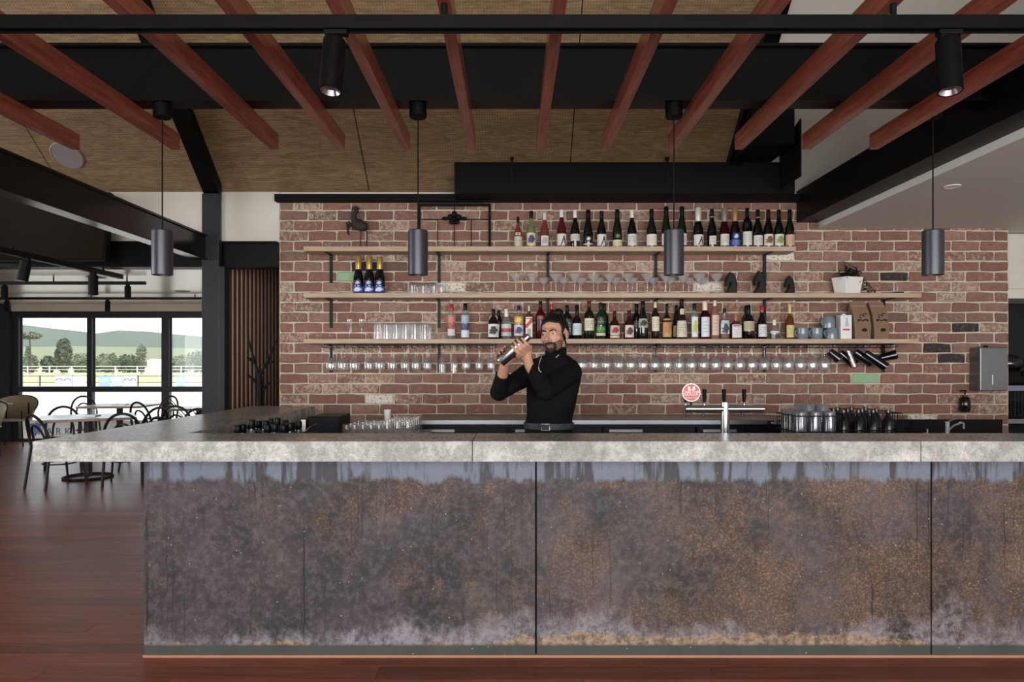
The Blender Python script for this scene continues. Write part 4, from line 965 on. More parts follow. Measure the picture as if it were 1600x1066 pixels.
# dark metal shakers hung in the last rack
M_TIN = simple('dark_steel_tin', (74, 74, 80), 0.2, 0.95, 0.1)
for i, (xa, ya, xb, yb, lab) in enumerate(((1296, 549, 1312, 562, 'small dark shaker tin next to the hung wine glasses'), (1312, 551, 1336, 570, 'dark shaker tin slanting down beside the pale one'), (1326, 548, 1336, 574, 'bright steel jigger hanging between the dark tins'), (1336, 550, 1362, 568, 'dark shaker tin below the milk carton'), (1352, 552, 1384, 574, 'long dark shaker tin below the coffee bags'), (1376, 560, 1400, 554, 'dark shaker tin lying at the rack end'))):
    Y_ = (5.57, 5.66, 5.56, 5.65, 5.57, 5.66)[i]; a = px(xa, ya, Y_); b = px(xb, yb, Y_ - 0.02); d = (b - a); L = d.length; d.normalize()
    R0 = 0.024 if i == 2 else 0.040
    t_ = thing('jigger' if i == 2 else 'shaker_tin', lab, 'shaker', a, group='bar tins hung in the last rack')
    M3 = d.to_track_quat('Z', 'Y').to_matrix()
    MB().lathe([(0,0),(R0*0.72,0),(R0*0.76,0.006),(R0,L),(R0-0.0015,L),(R0*0.74,0.008),(0,0.008)], n=18, rot=M3).build('tin', M_CHROME if i == 2 else M_TIN, t_, smooth=True)
    MB().lathe([(R0,L-0.004),(R0+0.0018,L-0.002),(R0,L+0.001)], n=18, rot=M3).build('rim', M_CHROME, t_)
    up = RZ - 0.004 - a.z
    MB().tube([(0,0,0.0),(0.0,0.0,up*0.5),(0.0,0.0,up)], 0.003, n=6).build('hook', M_WIRE, t_)
# ================================================================ ornaments on the shelves
ZT = 2.334
# wire rooster
ro_ = thing('wire_rooster', 'dark wire rooster figure on the bare end of the wine shelf', 'ornament', (pxX(566, 5.62), 5.62, ZT))
M_RUST = simple('dark_rusted_wire', (44, 38, 34), 0.7, 0.2, 0.3)
k = 5.62 / FPX
def L2(x, y): return ((x - 566) * k, 0, pyZ(y, 5.62) - ZT)
body = MB(); c0 = L2(562, 352)
body.ball(c0, (0.075, 0.04, 0.048), 12, 8, Matrix.Rotation(0.35, 3, 'Y')); body.build('body', M_RUST, ro_, smooth=True)
nk = MB().tube([L2(556, 350), L2(553, 342), L2(553, 335), L2(556, 330)], 0.02, radii=[0.034, 0.026, 0.02, 0.022]); nk.ball(L2(556, 329), 0.022).build('neck', M_RUST, ro_, smooth=True)
MB().tube([L2(550, 330), L2(551, 325), L2(556, 323.5), L2(562, 326)], 0.008, radii=[.004,.01,.012,.004]).build('comb', M_RUST, ro_, smooth=True)
MB().tube([L2(552.5, 331), L2(547, 334)], 0.006, radii=[0.008, 0.001]).build('beak', M_RUST, ro_)
tl = MB()
for kk in range(5):
    tl.tube([(c0[0] - 0.06, 0, c0[2] + 0.0), (c0[0] - 0.085 - 0.004*kk, (kk-2)*0.007, c0[2] + 0.03 - 0.012*kk), (c0[0] - 0.105, (kk-2)*0.01, c0[2] + 0.02 - 0.02*kk), (c0[0] - 0.09, (kk-2)*0.012, c0[2] - 0.03 - 0.012*kk)], 0.006, n=6)
tl.build('tail', M_RUST, ro_)
for dx in (0.0, 0.045): MB().tube([(c0[0]+0.005+dx, dx*0.5-0.01, c0[2]-0.03), (c0[0]+0.012+dx, dx*0.5-0.01, c0[2]-0.07), (c0[0]+0.008+dx, dx*0.5-0.01, 0.004), (c0[0]-0.02+dx, dx*0.5-0.012, 0.003)], 0.005, n=6).build('leg', M_RUST, ro_)
# leadlight frame
lf = thing('leadlight_frame', 'black metal window frame with flower motif leaning on the wine shelf', 'frame', (pxX(710, 5.69), 5.69, ZT))
k = 5.69 / FPX; W_ = 57 * k; Ht = pyZ(318, 5.69) - ZT
m = MB(); w_ = 0.020
for a, b in (((-W_, -0.012, 0.0), (-W_ + w_, 0.012, Ht)), ((W_ - w_, -0.012, 0), (W_, 0.012, Ht)), ((-W_ + w_, -0.012, Ht - w_), (W_ - w_, 0.012, Ht)), ((-W_ + w_, -0.012, 0), (W_ - w_, 0.012, w_ * 0.6))): MB().box(a, b).build('frame_bar', M_BLACKM, lf)
zf = pyZ(343, 5.69) - ZT
for a, b in (((0, 0, 0.01), (0, 0, Ht - w_)), ((-W_ + w_, 0, zf), (W_ - w_, 0, zf)), ((-0.14, 0, 0.01), (-0.14, 0, zf)), ((0.14, 0, 0.01), (0.14, 0, zf))): MB().cyl(a, b, 0.004, n=6).build('lead_bar', M_BLACKM, lf)
fl_ = MB()
for kk in range(5):
    a = PI/2 + 2*PI*kk/5
    fl_.ball((0.035*math.cos(a), -0.012, zf + 0.008 + 0.035*math.sin(a)), (0.024, 0.008, 0.024))
fl_.ball((0, -0.016, zf), 0.02); fl_.build('flower', M_BLACKM, lf, smooth=True)
for s_ in (-1, 1): MB().ball((s_*0.075, -0.008, zf + 0.006), (0.03, 0.006, 0.016)).build('leaf', M_BLACKM, lf, smooth=True)
# carved horse heads
M_HORSE = simple('dark_carved_wood', (14, 11, 10), 0.4, 0, 0.3)
HP = [(-0.42,0),(-0.38,.10),(-.22,.24),(-.10,.40),(-.06,.52),(-.16,.50),(-.26,.40),(-.36,.36),(-.44,.42),(-.46,.52),(-.40,.66),(-.30,.82),(-.22,.92),(-.12,1.0),(-.06,.95),(.10,.92),(.24,.80),(.34,.60),(.38,.40),(.40,.2),(.42,0)]
for x, tp_, lab in ((1142, 426, 'dark carved horse head next to the martini glasses'), (1187, 424, 'dark carved horse head with ears against the shelf bracket'), (1233.5, 432, 'smaller dark carved horse head nearest the potted plant')):
    Y_ = 5.61; Hh = pyZ(tp_, Y_) - ZM; W_ = Hh * 0.60
    o = thing('horse_head', lab, 'ornament', (pxX(x, Y_), Y_, ZM), group='carved horse heads')
    MB().prism([(a*W_, -0.03, b*Hh) for a, b in HP], (0, 0.06, 0)).build('head', M_HORSE, o, bevel=0.008)
    MB().prism([(.02*W_, -0.012, .90*Hh), (.16*W_, -0.012, .98*Hh), (.40*W_, -0.012, .70*Hh), (.50*W_, -0.012, .34*Hh), (.36*W_, -0.012, .36*Hh), (.2*W_, -0.012, .8*Hh)], (0, 0.024, 0)).build('mane', M_HORSE, o, bevel=0.004)
    for s_ in (-1, 1): MB().lathe([(0,0),(.008,0),(0,.02)], (-.08*W_, s_*0.018, .95*Hh), 8).build('ear', M_HORSE, o)
# potted plant
pt = thing('potted_plant', 'dark leafy plant trailing from a white square pot', 'plant', (pxX(1324, 5.63), 5.63, ZM))
M_POT = simple('white_ceramic', (226, 224, 220), 0.35, 0, 0.03)
a_, b_ = 0.085, 0.112; h_ = 0.138
mb = MB(); R45 = 0.25
def ring(r, z): return [(r*math.cos(PI/4 + kk*PI/2 + 0.35), r*math.sin(PI/4 + kk*PI/2 + 0.35) * 0.75, z) for kk in range(4)]
r0, r1 = 0.098, 0.125
mb.add(ring(r0, 0) + ring(r1, h_) + ring(r1 - 0.008, h_) + ring(r0, 0.03), [(3,2,1,0)] + [(i, (i+1)%4, 4+(i+1)%4, 4+i) for i in range(4)] + [(4+i, 4+(i+1)%4, 8+(i+1)%4, 8+i) for i in range(4)] + [(8+i, 8+(i+1)%4, 12+(i+1)%4, 12+i) for i in range(4)] + [(12,13,14,15)])
mb.build('pot', M_POT, pt, bevel=0.003)
MB().add(ring(r1 - 0.01, h_ - 0.012), [(0,1,2,3)]).build('soil', simple('potting_soil', (28, 22, 18), 0.9), pt)
M_LEAFD = simple('dark_green_leaf', (34, 42, 30), 0.5, 0, 0.35, 30)
rng = random.Random(5)
def leaf_blade(mb, p, d, L, w, droop=0.4):
    d = Vector(d).normalized(); sd = d.cross(Vector((0, 0, 1)));
    sd = sd.normalized() if sd.length > 1e-4 else Vector((1, 0, 0))
    q = Vector(p); pts = []
    for i in range(4):
        f = i / 3; ww = w * math.sin(PI * min(0.97, f * 0.85 + 0.12))
        c = q + d * (L * f) + Vector((0, 0, -droop * L * f * f))
        pts.append((c - sd * ww * 0.5, c + sd * ww * 0.5))
    vs = [v for pr in pts for v in pr]; mb.add(vs, [(0,1,3,2),(2,3,5,4),(4,5,7,6)])
for st_ in range(16):
    ang = rng.uniform(0, 2*PI); tilt = rng.uniform(0.2, 1.0)
    if st_ == 0: ang, tilt, Ls = 2.2, 0.25, 0.20
    elif st_ < 6: ang, tilt, Ls = rng.uniform(-0.5, 0.3), 1.15, rng.uniform(0.17, 0.25)
    else: Ls = rng.uniform(0.09, 0.15); tilt = rng.uniform(0.5, 1.0)
    base = Vector((rng.uniform(-.04, .04), rng.uniform(-.03, .03), h_ - 0.014)); d = Vector((math.cos(ang)*math.sin(tilt), math.sin(ang)*math.sin(tilt)*0.5, math.cos(tilt)))
    path = [base + d * (Ls * f) + Vector((0, 0, (-0.9 if tilt > 1 else -0.2) * Ls * f * f)) for f in (0, .25, .5, .75, 1)]
    stm = MB().tube(path, 0.0025, n=5).build('stem', M_LEAFD, pt)
    lv = MB()
    for f in range(1, 5):
        for q in range(5):
            a = rng.uniform(0, 2*PI); leaf_blade(lv, path[f], (math.cos(a), math.sin(a) * 0.5, rng.uniform(-.3, .8)), rng.uniform(.04, .065), .013)
    lv.build('leaves', M_LEAFD, stm)
# candle dish
cd = thing('candle_dish', 'small dark dish with a clear glass tube at the end of the middle shelf', 'dish', (pxX(1402, 5.6), 5.6, ZM))
MB().lathe([(0,0),(.045,0),(.05,.012),(.044,.012),(.04,.006),(0,.006)], n=18).build('dish', M_BLACKM, cd, smooth=True)
MB().lathe([(.013,.006),(.013,.068),(.0118,.068),(.0118,.006)], n=14).build('glass_tube', M_GLASS, cd, smooth=True)
# grey mugs
M_MUG = simple('blue_grey_glaze', (112, 126, 134), 0.18, 0, 0.1, 20)
def mug(x, Y_, z, lab, flip=False, hx=-1):
    o = thing('mug', lab, 'mug', (pxX(x, Y_), Y_, z), group='grey mugs on the lowest shelf')
    pr = [(0,0),(.040,0),(.050,.02),(.0515,.06),(.050,.092),(.047,.092),(.048,.06),(.044,.016),(0,.012)]
    if flip: pr = [(r, .092 - z_) for r, z_ in reversed(pr)]
    MB().lathe(pr, n=22).build('cup', M_MUG, o, smooth=True)
    MB().tube([(0.045*hx, -0.02, .072), (.07*hx, -.035, .066), (.075*hx, -.04, .045), (.064*hx, -.035, .024), (.046*hx, -.02, .02)], .006, n=8).build('handle', M_MUG, o, smooth=True)
mug(1253.5, 5.62, ZL, 'blue-grey mug nearest the brandy bottle'); mug(1275.5, 5.62, ZL, 'blue-grey mug between the brandy-side mug and the stacked pair'); mug(1299, 5.62, ZL, 'lower blue-grey mug of the stacked pair', True); mug(1294.5, 5.62, ZL + 0.0925, 'upper blue-grey mug of the stacked pair', True)
# milk carton
mc = thing('milk_carton', 'slim white carton with a red line of print beside the mugs', 'carton', (pxX(1318.5, 5.61), 5.61, ZL))
Hh = pyZ(493, 5.61) - ZL
MB().box((-.045, -.045, 0), (.045, .045, Hh)).build('box', simple('white_carton', (218, 218, 220), 0.45, 0, 0.03), mc, bevel=0.004)
MB().lathe([(0,0),(.014,0),(.014,.012),(0,.012)], (0,0,Hh), 14).build('screw_cap', M_POT, mc)
MB().box((-.028, -.0462, Hh*0.36), (.028, -.045, Hh*0.43)).build('red_print', simple('print_red', (188, 34, 40), 0.5), mc)
MB().prism([(-.012, -.0462, Hh*.52), (.02, -.0462, Hh*.52), (.010, -.0462, Hh*.9), (-.004, -.0462, Hh*.9)], (0, .0012, 0)).build('grey_print', simple('print_grey', (176, 178, 184), 0.5), mc)
# kraft coffee bags
M_KRAFT = simple('kraft_paper', (122, 97, 75), 0.8, 0, 0.12, 12, 0.3); M_PRINT = simple('black_print', (22, 18, 16), 0.6)
for i, (xa, xb, lab) in enumerate(((1330, 1356, 'brown kraft coffee bag next to the white carton'), (1360, 1384, 'brown kraft coffee bag standing by the shelf bracket'))):
    Y_ = 5.62; X = pxX((xa + xb) / 2, Y_); hw = (xb - xa) / 2 * Y_ / FPX; Hh = pyZ(472, Y_) - ZL
    o = thing('coffee_bag', lab, 'bag', (X, Y_, ZL), group='kraft coffee bags'); lean = -0.012
    mb = MB(); q = hw
    lv = [(0, q*0.92, .055, 0), (Hh*.3, q, .06, 0), (Hh*.62, q, .05, lean*.5), (Hh*.80, q*1.0, .030, lean), (Hh*.92, q*.96, .012, lean*1.4), (Hh, q*.94, .006, lean*1.8)]
    vs = []; 
    for z, hx, hy, sh_ in lv: vs += [(-hx+sh_, -hy, z), (hx+sh_, -hy, z), (hx+sh_, hy, z), (-hx+sh_, hy, z)]
    fs = [(3,2,1,0)]
    for r_ in range(len(lv)-1):
        for e in range(4): fs.append((r_*4+e, r_*4+(e+1)%4, (r_+1)*4+(e+1)%4, (r_+1)*4+e))
    fs.append(tuple(range((len(lv)-1)*4, len(lv)*4))); mb.add(vs, fs); mb.build('bag', M_KRAFT, o, bevel=0.004)
    MB().box((-q*.95+lean*1.4, -.02, Hh*.86), (q*.95+lean*1.4, -.013, Hh*.90)).build('fold_tie', simple('kraft_fold', (142, 114, 88), 0.8), o)
    # printed curl ornament, row of letters and oval stamp
    for kk, (cx, cz, rr) in enumerate(((-.012, .60, .016), (.014, .64, .014))):
        MB().tube([(cx + rr*math.cos(a), -.062, cz*Hh + rr*.8*math.sin(a)) for a in [2*PI*j/12 for j in range(10)]], .0022, n=5).build('print_curl', M_PRINT, o)
    for kk in range(5): MB().box((-.042 + kk*.018, -.0625, Hh*(.47 + .02*(kk % 2))), (-.030 + kk*.018, -.058, Hh*(.53 - .01*(kk % 3)))).build('print_letter', M_PRINT, o)
    MB().lathe([(0,0),(.020,0),(.020,.002),(0,.002)], (.010, -.0605, Hh*.24), 18, rot=Matrix.Rotation(PI/2, 3, 'X') @ Matrix.Diagonal((1.1, .7, 1))).build('print_stamp', M_PRINT, o)

# ================================================================ things standing behind the bar
M_BB = simple('black_bottle_gloss', (16, 18, 24), 0.18, 0, 0.1); M_BBL = simple('bottle_band_grey', (74, 80, 92), 0.35)
spots = [(371, 665), (379, 663.5), (391, 660), (404, 658), (393, 656), (415, 657.5), (418, 664), (424, 654.5), (429, 662.5), (433, 653), (443, 664), (446, 657), (453, 660.5), (466, 658.5)]
for i, (x, tp_) in enumerate(spots):
    Y_ = 3.46 + (0.1 * (i % 4)) if tp_ < 662 else 3.42 + 0.03 * (i % 2)
    X = pxX(x, Y_); H = pyZ(tp_, Y_) - 0.89
    o = thing('bitters_bottle', 'small black bitters bottle in the cluster at the corner of the bar', 'bottle', (X, Y_, 0.89), group='black bitters bottles behind the corner of the bar')
    MB().lathe([(0,0),(.017,0),(.0185,.004),(.0185,H*.76),(.0172,H*.79),(0,H*.8)], n=14).build('glass', M_BB, o, smooth=True)
    MB().lathe([(0,H*.8),(.0165,H*.8),(.0185,H*.82),(.0185,H*.97),(.016,H),(0,H)], n=14).build('cap', M_BLACK, o, smooth=True)
    MB().lathe([(.0187,H*.68),(.0193,H*.68),(.0193,H*.745),(.0187,H*.745)], n=14).build('band', M_BBL, o)
hold = thing('menu_holder', 'small white card holder standing among the bitters bottles', 'card holder', (pxX(474, 3.75), 3.75, 0.89))
MB().box((-.012, -.002, 0), (.012, .002, pyZ(656, 3.75) - .89)).build('card', M_POT, hold); MB().box((-.02, -.02, 0), (.02, .02, .006)).build('foot', M_BLACKM, hold)
tr_ = thing('tool_caddy', 'black bar caddy with a slanted metal spoon', 'caddy', (pxX(485, 3.7), 3.7, .89))
MB().box((-.045, -.04, 0), (.045, .04, .122)).build('tray', M_BLACKM, tr_, bevel=.003); MB().tube([(-.03, 0, .122), (.0, 0, .15), (.035, 0, .168)], .003).build('spoon', M_CHROME, tr_)
reg = thing('cash_drawer', 'black metal cash drawer with a round lock behind the bar', 'cash drawer', (0, 0, 0))
MB().box((-1.375, 4.60, .89), (-1.165, 4.92, 1.026)).build('case', M_BLACK, reg, bevel=.004)
dr = MB().box((-1.368, 4.592, .895), (-1.172, 4.602, .98)).build('drawer_front', M_NAVY, reg, bevel=.002); MB().lathe([(0,0),(.008,0),(.008,.006),(0,.006)], (-1.27, 4.592, .96), 12, rot=Matrix.Rotation(PI/2, 3, 'X')).build('lock', M_BLACKM, dr)
me_t = gmesh('water_tumbler', [(r, .10 - z) for r, z in reversed(g_tumbler(.0265, .10))], n=12)
for j in range(4):
    for i in range(5):
        Y_ = 4.46 + j * .105; X = pxX(541, 4.46) + i * .0535 + j * .004
        tag(link('water_tumbler', me_t, None, (X, Y_, .886)), 'upturned water tumbler in the rows beside the cash drawer', 'glass', 'upturned tumblers beside the cash drawer')
me_t2 = gmesh('stacked_glass', [(r, .125 - z) for r, z in reversed(g_tumbler(.030, .125))], n=12)
for j in range(6):
    for i in range(3):
        Y_ = 4.40 + j * .098; X = -.805 + i * .066
        tag(link('slim_glass', me_t2, None, (X, Y_, .886)), 'slim upturned glass crowded beside the fridge top', 'glass', 'slim glasses crowded beside the fridge')
tag(MB().lathe([(0,0),(.018,0),(.026,.16),(.0245,.16),(.016,.004),(0,.004)], (pxX(604, 4.95), 4.99, .886), 14).build('paper_cup', M_POT, smooth=True), 'tall white cup standing among the upturned glasses', 'cup')
# wire baskets with pint glasses
def basket(lab, xa, xb, ya, yb, z0, h, step):
    o = thing('wire_basket', lab, 'basket', (0, 0, 0))
    for zz in (z0 + .004, z0 + h * .5, z0 + h):
        MB().tube([(xa, ya, zz), (xb, ya, zz), (xb, yb, zz), (xa, yb, zz)], .0035, n=6, closed=True).build('hoop_wire', M_WIRE, o)
    n = int((xb - xa) / step)
    for i in range(n + 1):
        X = xa + (xb - xa) * i / n
        MB().tube([(X, ya, z0 + h), (X, ya, z0 + .004), (X, yb, z0 + .004), (X, yb, z0 + h)], .0022, n=5).build('upright_wire', M_WIRE, o)
    n = int((yb - ya) / step)
    for i in range(1, n):
        Y_ = ya + (yb - ya) * i / n
        MB().tube([(xa, Y_, z0 + h), (xa, Y_, z0 + .004), (xb, Y_, z0 + .004), (xb, Y_, z0 + h)], .0022, n=5).build('upright_wire', M_WIRE, o)
    return o
basket('black wire basket crammed with pint glasses beside the beer font', 1.77, 2.05, 4.26, 4.56, .855, .20, .034)
basket('black wire basket of dark bottles beside the pint glass basket', 2.07, 2.46, 4.30, 4.74, .855, .215, .028)
M_PINT = thin_glass('misty_pint_glass', (214, 220, 226), .12, .10, (150, 156, 166), .22)
mp = MB().lathe([(r, .19 - z) for r, z in reversed(g_tumbler(.042, .19))], n=14).mesh('pint_glass', M_PINT, smooth=True)
mj = MB().lathe([(0,0),(.040,0),(.0445,.02),(.0445,.235),(.043,.238),(.0,.238)], n=16).mesh('beer_jug', M_PINT, smooth=True)
for j in range(3):
    for i in range(3):
        hi = j >= 1 and i >= 1
        tag(link('beer_jug' if hi else 'pint_glass', mj if hi else mp, None, (1.820 + i * .0910, 4.310 + j * .100, .8615 + (0.02 if hi else .03))), 'tall upturned beer jug in the middle of the wire basket' if hi else 'upturned pint glass near the rim of the wire basket', 'glass', 'beer jugs in the wire basket' if hi else 'pint glasses in the wire basket')
mbk = MB().lathe([(0,0),(.034,0),(.036,.006),(.036,.15),(.02,.18),(.015,.19),(.015,.225),(0,.226)], n=14).mesh('black_bottle', M_BB, smooth=True)
for j in range(3):
    for i in range(4):
        tag(link('black_bottle', mbk, None, (2.122 + i * .095, 4.37 + j * .14, .8615)), 'black bottle standing in the second wire basket', 'bottle', 'black bottles in the wire basket')

# ================================================================ lamps, track, battens
for i, X in enumerate((1.289, 1.678, 2.067, 2.456 - 0.115, .904, .52, .141, -.257, -.637, -1.014, -1.397, -1.967, -2.547 + 0.06)):
    pass
raf = [1.289, 1.678, 2.067, 2.456, .904, .52, .141, -.257, -.637, -1.014, -1.397, -1.967, -2.547]
rm = MB().box((0, -2.6, 0), (.047, 3.95, .0895)).mesh('timber_batten', M_RAFTER)
for i, X in enumerate(sorted(raf, reverse=True)):
    o = link('timber_batten', rm, None, (X, 0, 2.62), .0015)
    tag(o, 'red-stained timber batten, %s counted from the deep beam beside the white ceiling' % ORD[i], 'batten', 'red timber battens overhead')
# pendants
def pendant(X, lab):
    Y_ = 3.50; o = thing('pendant_lamp', lab, 'lamp', (X, Y_, 2.71), group='black cylinder pendants over the bar')
    MB().lathe([(0,0),(.044,0),(.044,-.062),(.040,-.067),(0,-.067)], n=24).build('ceiling_cap', M_BLACKM, o, smooth=True)
    zt = pyZ(360, Y_) - 2.71; zb = pyZ(430, Y_) - 2.71
    MB().cyl((0,0,zt), (0,0,-.066), .0035, n=8).build('cord', M_BLACKM, o)
    MB().lathe([(0,zt),(.046,zt),(.051,zt-.005),(.051,zb),(.047,zb),(.046,zb+.05),(0,zb+.05)], n=32).build('shade', M_PEND, o, smooth=True)
    MB().lathe([(0,zb+.045),(.035,zb+.045),(.03,zb+.03),(0,zb+.028)], n=16).build('bulb', M_BULB, o, smooth=True)
    return o
M_PEND = simple('graphite_satin_shade', (66, 66, 73), 0.34, 0.6, 0.06, 20)
M_BULB = simple('unlit_lamp_glass', (200, 196, 186), 0.4, 0, 0.03)
for X, lab in ((-1.793, 'black cylinder pendant lamp over the corner of the bar'), (-.482, 'black cylinder pendant lamp in front of the leadlight frame'), (.830, 'black cylinder pendant lamp in front of the wine bottles'), (2.158, 'black cylinder pendant lamp in front of the bare brickwork')): pendant(X, lab)
# lighting track above the bar front
tk = thing('lighting_track', 'long black lighting track hung below the red battens', 'track', (0, 2.35, 2.528))
MB().box((-4.6, -.022, .008), (4.6, .022, .045)).box((-4.6, -.022, 0), (4.6, -.014, .008)).box((-4.6, .014, 0), (4.6, .022, .008)).build('rail', M_BLACK, tk)
for X in (-.2335, 1.3125): MB().cyl((X, 0, .045), (X, 0, .092), .011, n=12).build('hanger', M_BLACKM, tk)
def track_spot(X, lab, ang):
    o = thing('track_spotlight', lab, 'spotlight', (X, 2.35, 2.528), group='spotlights on the bar track')
    MB().box((-.035, -.016, -.017), (.045, .016, 0.0)).build('adaptor', M_BLACKM, o, bevel=.003)
    MB().box((-.030, -.012, -.075), (-.006, .012, -.017)).build('arm', M_BLACKM, o)
    R = Matrix.Rotation(ang, 3, 'Y') @ Matrix.Rotation(math.radians(-8), 3, 'X')
    c = (0.0, 0, -.032)
    MB().lathe([(0,0),(.034,0),(.0385,-.005),(.0385,-.19),(.035,-.19),(.033,-.17),(0,-.165)], c, 28, rot=R).build('barrel', M_BLACK, o, smooth=True)
    MB().lathe([(.034,-.188),(.025,-.172),(.0,-.168)], c, 20, rot=R).build('reflector', M_CHROME, o, smooth=True)
track_spot(-.61, 'black spotlight on the track beside the corner-side pendants', .05); track_spot(1.50, 'black spotlight on the track above the beer font side', .04)
# round speaker in the plywood, downlight on the right
n_ = Vector((0, -S, -1)).normalized()
def ceil_pt(x, y):
    d = Vector(((x - 800) / FPX, 1, -(y - 569) / FPX)); Y_ = (2.826 + S * WALL_Y - CAM_Z) / (d.z + S); return Vector((0, 0, CAM_Z)) + d * Y_
c = ceil_pt(105, 243); o = thing('ceiling_speaker', 'round grey speaker set flush in the plywood ceiling', 'speaker', c)
M3 = n_.to_track_quat('Z', 'Y').to_matrix()
MB().lathe([(0,0),(.125,0),(.125,.008),(.118,.012),(.118,.006),(0,.006)], n=32, rot=M3).build('rim', simple('speaker_rim', (150, 140, 128), .6), o)
MB().lathe([(0,.006),(.116,.006),(.116,.009),(0,.010)], n=32, rot=M3).build('grille', simple('speaker_grey', (128, 124, 120), .7, 0, .1, 200), o)
c = px(1488, 291, 1.14 * FPX / 278); c.z = 2.52; o = thing('downlight', 'small round white downlight in the flat white ceiling', 'downlight', c)
MB().lathe([(0,0),(.05,0),(.05,-.004),(.042,-.006),(.036,-.002),(0,-.002)], n=28).build('ring', M_POT, o, smooth=True); MB().lathe([(0,-.0025),(.034,-.0025),(.02,-.001),(0,0)], n=20).build('lens', M_GLASS, o)
# ================================================================ dining area beyond
def bentwood():
    o = thing('bentwood_chair', 'dark bentwood chair', 'chair', (0, 0, 0))
    r = .016
    # seat faces +x ; back at -x
    pts = []
    for k_ in range(49):
        f = k_ / 48; 
        if f < .3: q = f / .3; y_ = -.20 + .02 * q; z = .47 * q; x = -.26 + .06 * q
        elif f > .7: q = (1 - f) / .3; y_ = .20 - .02 * q; z = .47 * q; x = -.26 + .06 * q
        else:
            a = (f - .3) / .4 * PI; y_ = -.195 * math.cos(a); z = .47 + .35 * math.sin(a) ** .7; x = -.20 - .10 * math.sin(a)
        pts.append((x, y_, z))
    MB().tube(pts, r, n=8).build('back_frame', M_BENT, o, smooth=True)
    pts = [(-.195 - .075 * math.sin(a), -.115 * math.cos(a), .455 + .245 * math.sin(a) ** .7) for a in [PI * k_ / 28 for k_ in range(29)]]
    MB().tube(pts, .013, n=8).build('inner_loop', M_BENT, o, smooth=True)
    MB().lathe([(0,.452),(.20,.452),(.212,.462),(.205,.474),(.17,.470),(0,.466)], n=24).build('seat', M_BENT, o, smooth=True)
    for s_ in (-1, 1): MB().tube([(.145, .14*s_, .455), (.165, .16*s_, .25), (.20, .18*s_, 0.0)], .013, n=8, radii=[.017, .014, .011]).build('leg', M_BENT, o, smooth=True)
    MB().tube([(.165*math.cos(a), .165*math.sin(a), .26) for a in [2*PI*k_/20 for k_ in range(20)]], .008, n=6, closed=True).build('stretcher', M_BENT, o, smooth=True)
    return o
def dtable(x, y, w, d, rz, lab):
    o = thing('dining_table', lab, 'table', (x, y, 0), rz)
    MB().box((-w/2, -d/2, .715), (w/2, d/2, .745)).build('tabletop', M_TABLETOP, o, bevel=.004)
    MB().lathe([(0,.02),(.05,.02),(.045,.06),(.045,.70),(.12,.715),(0,.715)], n=16).build('pedestal', M_BENT, o, smooth=True)
    MB().tube([(.26*math.cos(a), .26*math.sin(a), .016) for a in [2*PI*k_/28 for k_ in range(28)]], .016, n=8, closed=True).build('base_ring', M_BENT, o, smooth=True)
    for k_ in range(4): MB().tube([(0, 0, .04), (.26*math.cos(k_*PI/2), .26*math.sin(k_*PI/2), .018)], .014, n=6).build('foot_arm', M_BENT, o)
    return o
c0_ = bentwood()
T1 = (-5.14, 8.28); T2 = (-6.09, 10.6); T3 = (-4.58, 10.0)
seats = [
 ((-5.13, 7.74), 1.1, 'dark bentwood chair at the front table, its legs clear below the bar corner'),
 ((-5.72, 8.72), -.95, 'dark bentwood chair behind the front table, facing the bar'),
 ((-4.50, 7.96), 1.95, 'dark bentwood chair pulled up to the front table beside the bar end'),
 ((-4.80, 8.86), 2.75, 'dark bentwood chair behind the front table on the column side'),
 ((-7.25, 11.65), -.8, 'dark bentwood chair at the window table, on the pier side'),
 ((-6.0, 11.6), -1.8, 'dark bentwood chair at the window table, back against the glazing'),
 ((-5.20, 9.92), -.2, 'dark bentwood chair on the pier side of the plant-side table'),
 ((-4.53, 9.36), 1.75, 'dark bentwood chair in front of the plant-side table'),
 ((-4.10, 9.36), 1.9, 'dark bentwood chair half hidden by the bar worktop near the column'),
 ((-3.98, 8.80), 1.8, 'dark bentwood chair beside the spiky plant'),
]
for i, ((x, y), rz, lab) in enumerate(seats):
    o = c0_ if i == 0 else dup(c0_)
    o.location = (x, y, 0); o.rotation_euler.z = rz; o['label'] = lab; o['group'] = 'bentwood chairs of the dining area'
dtable(*T1, 1.0, .9, .55, 'dining table nearest the bar with a round iron foot ring'); dtable(*T2, .9, .8, .1, 'dining table close to the glazing'); dtable(*T3, .7, .7, .2, 'small dining table by the spiky plant')
dtable(-8.55, 10.75, .8, .8, .0, 'dining table beside the woven armchairs')
for (x, y), lab in ((T1, 'glass and cutlery caddy on the front dining table'), (T2, 'glass and cutlery caddy on the window table')):
    o = thing('table_caddy', lab, 'caddy', (x - .02, y + .05, .745))
    MB().box((-.11, -.06, 0), (.11, .06, .012)).build('tray', M_STEEL, o)
    for k_ in range(4): MB().lathe([(0,.012),(.022,.012),(.025,.085),(.0,.086)], (-.075 + .05*k_, .015 * (-1)**k_, 0), 12).build('jar', M_GLASS, o, smooth=True)
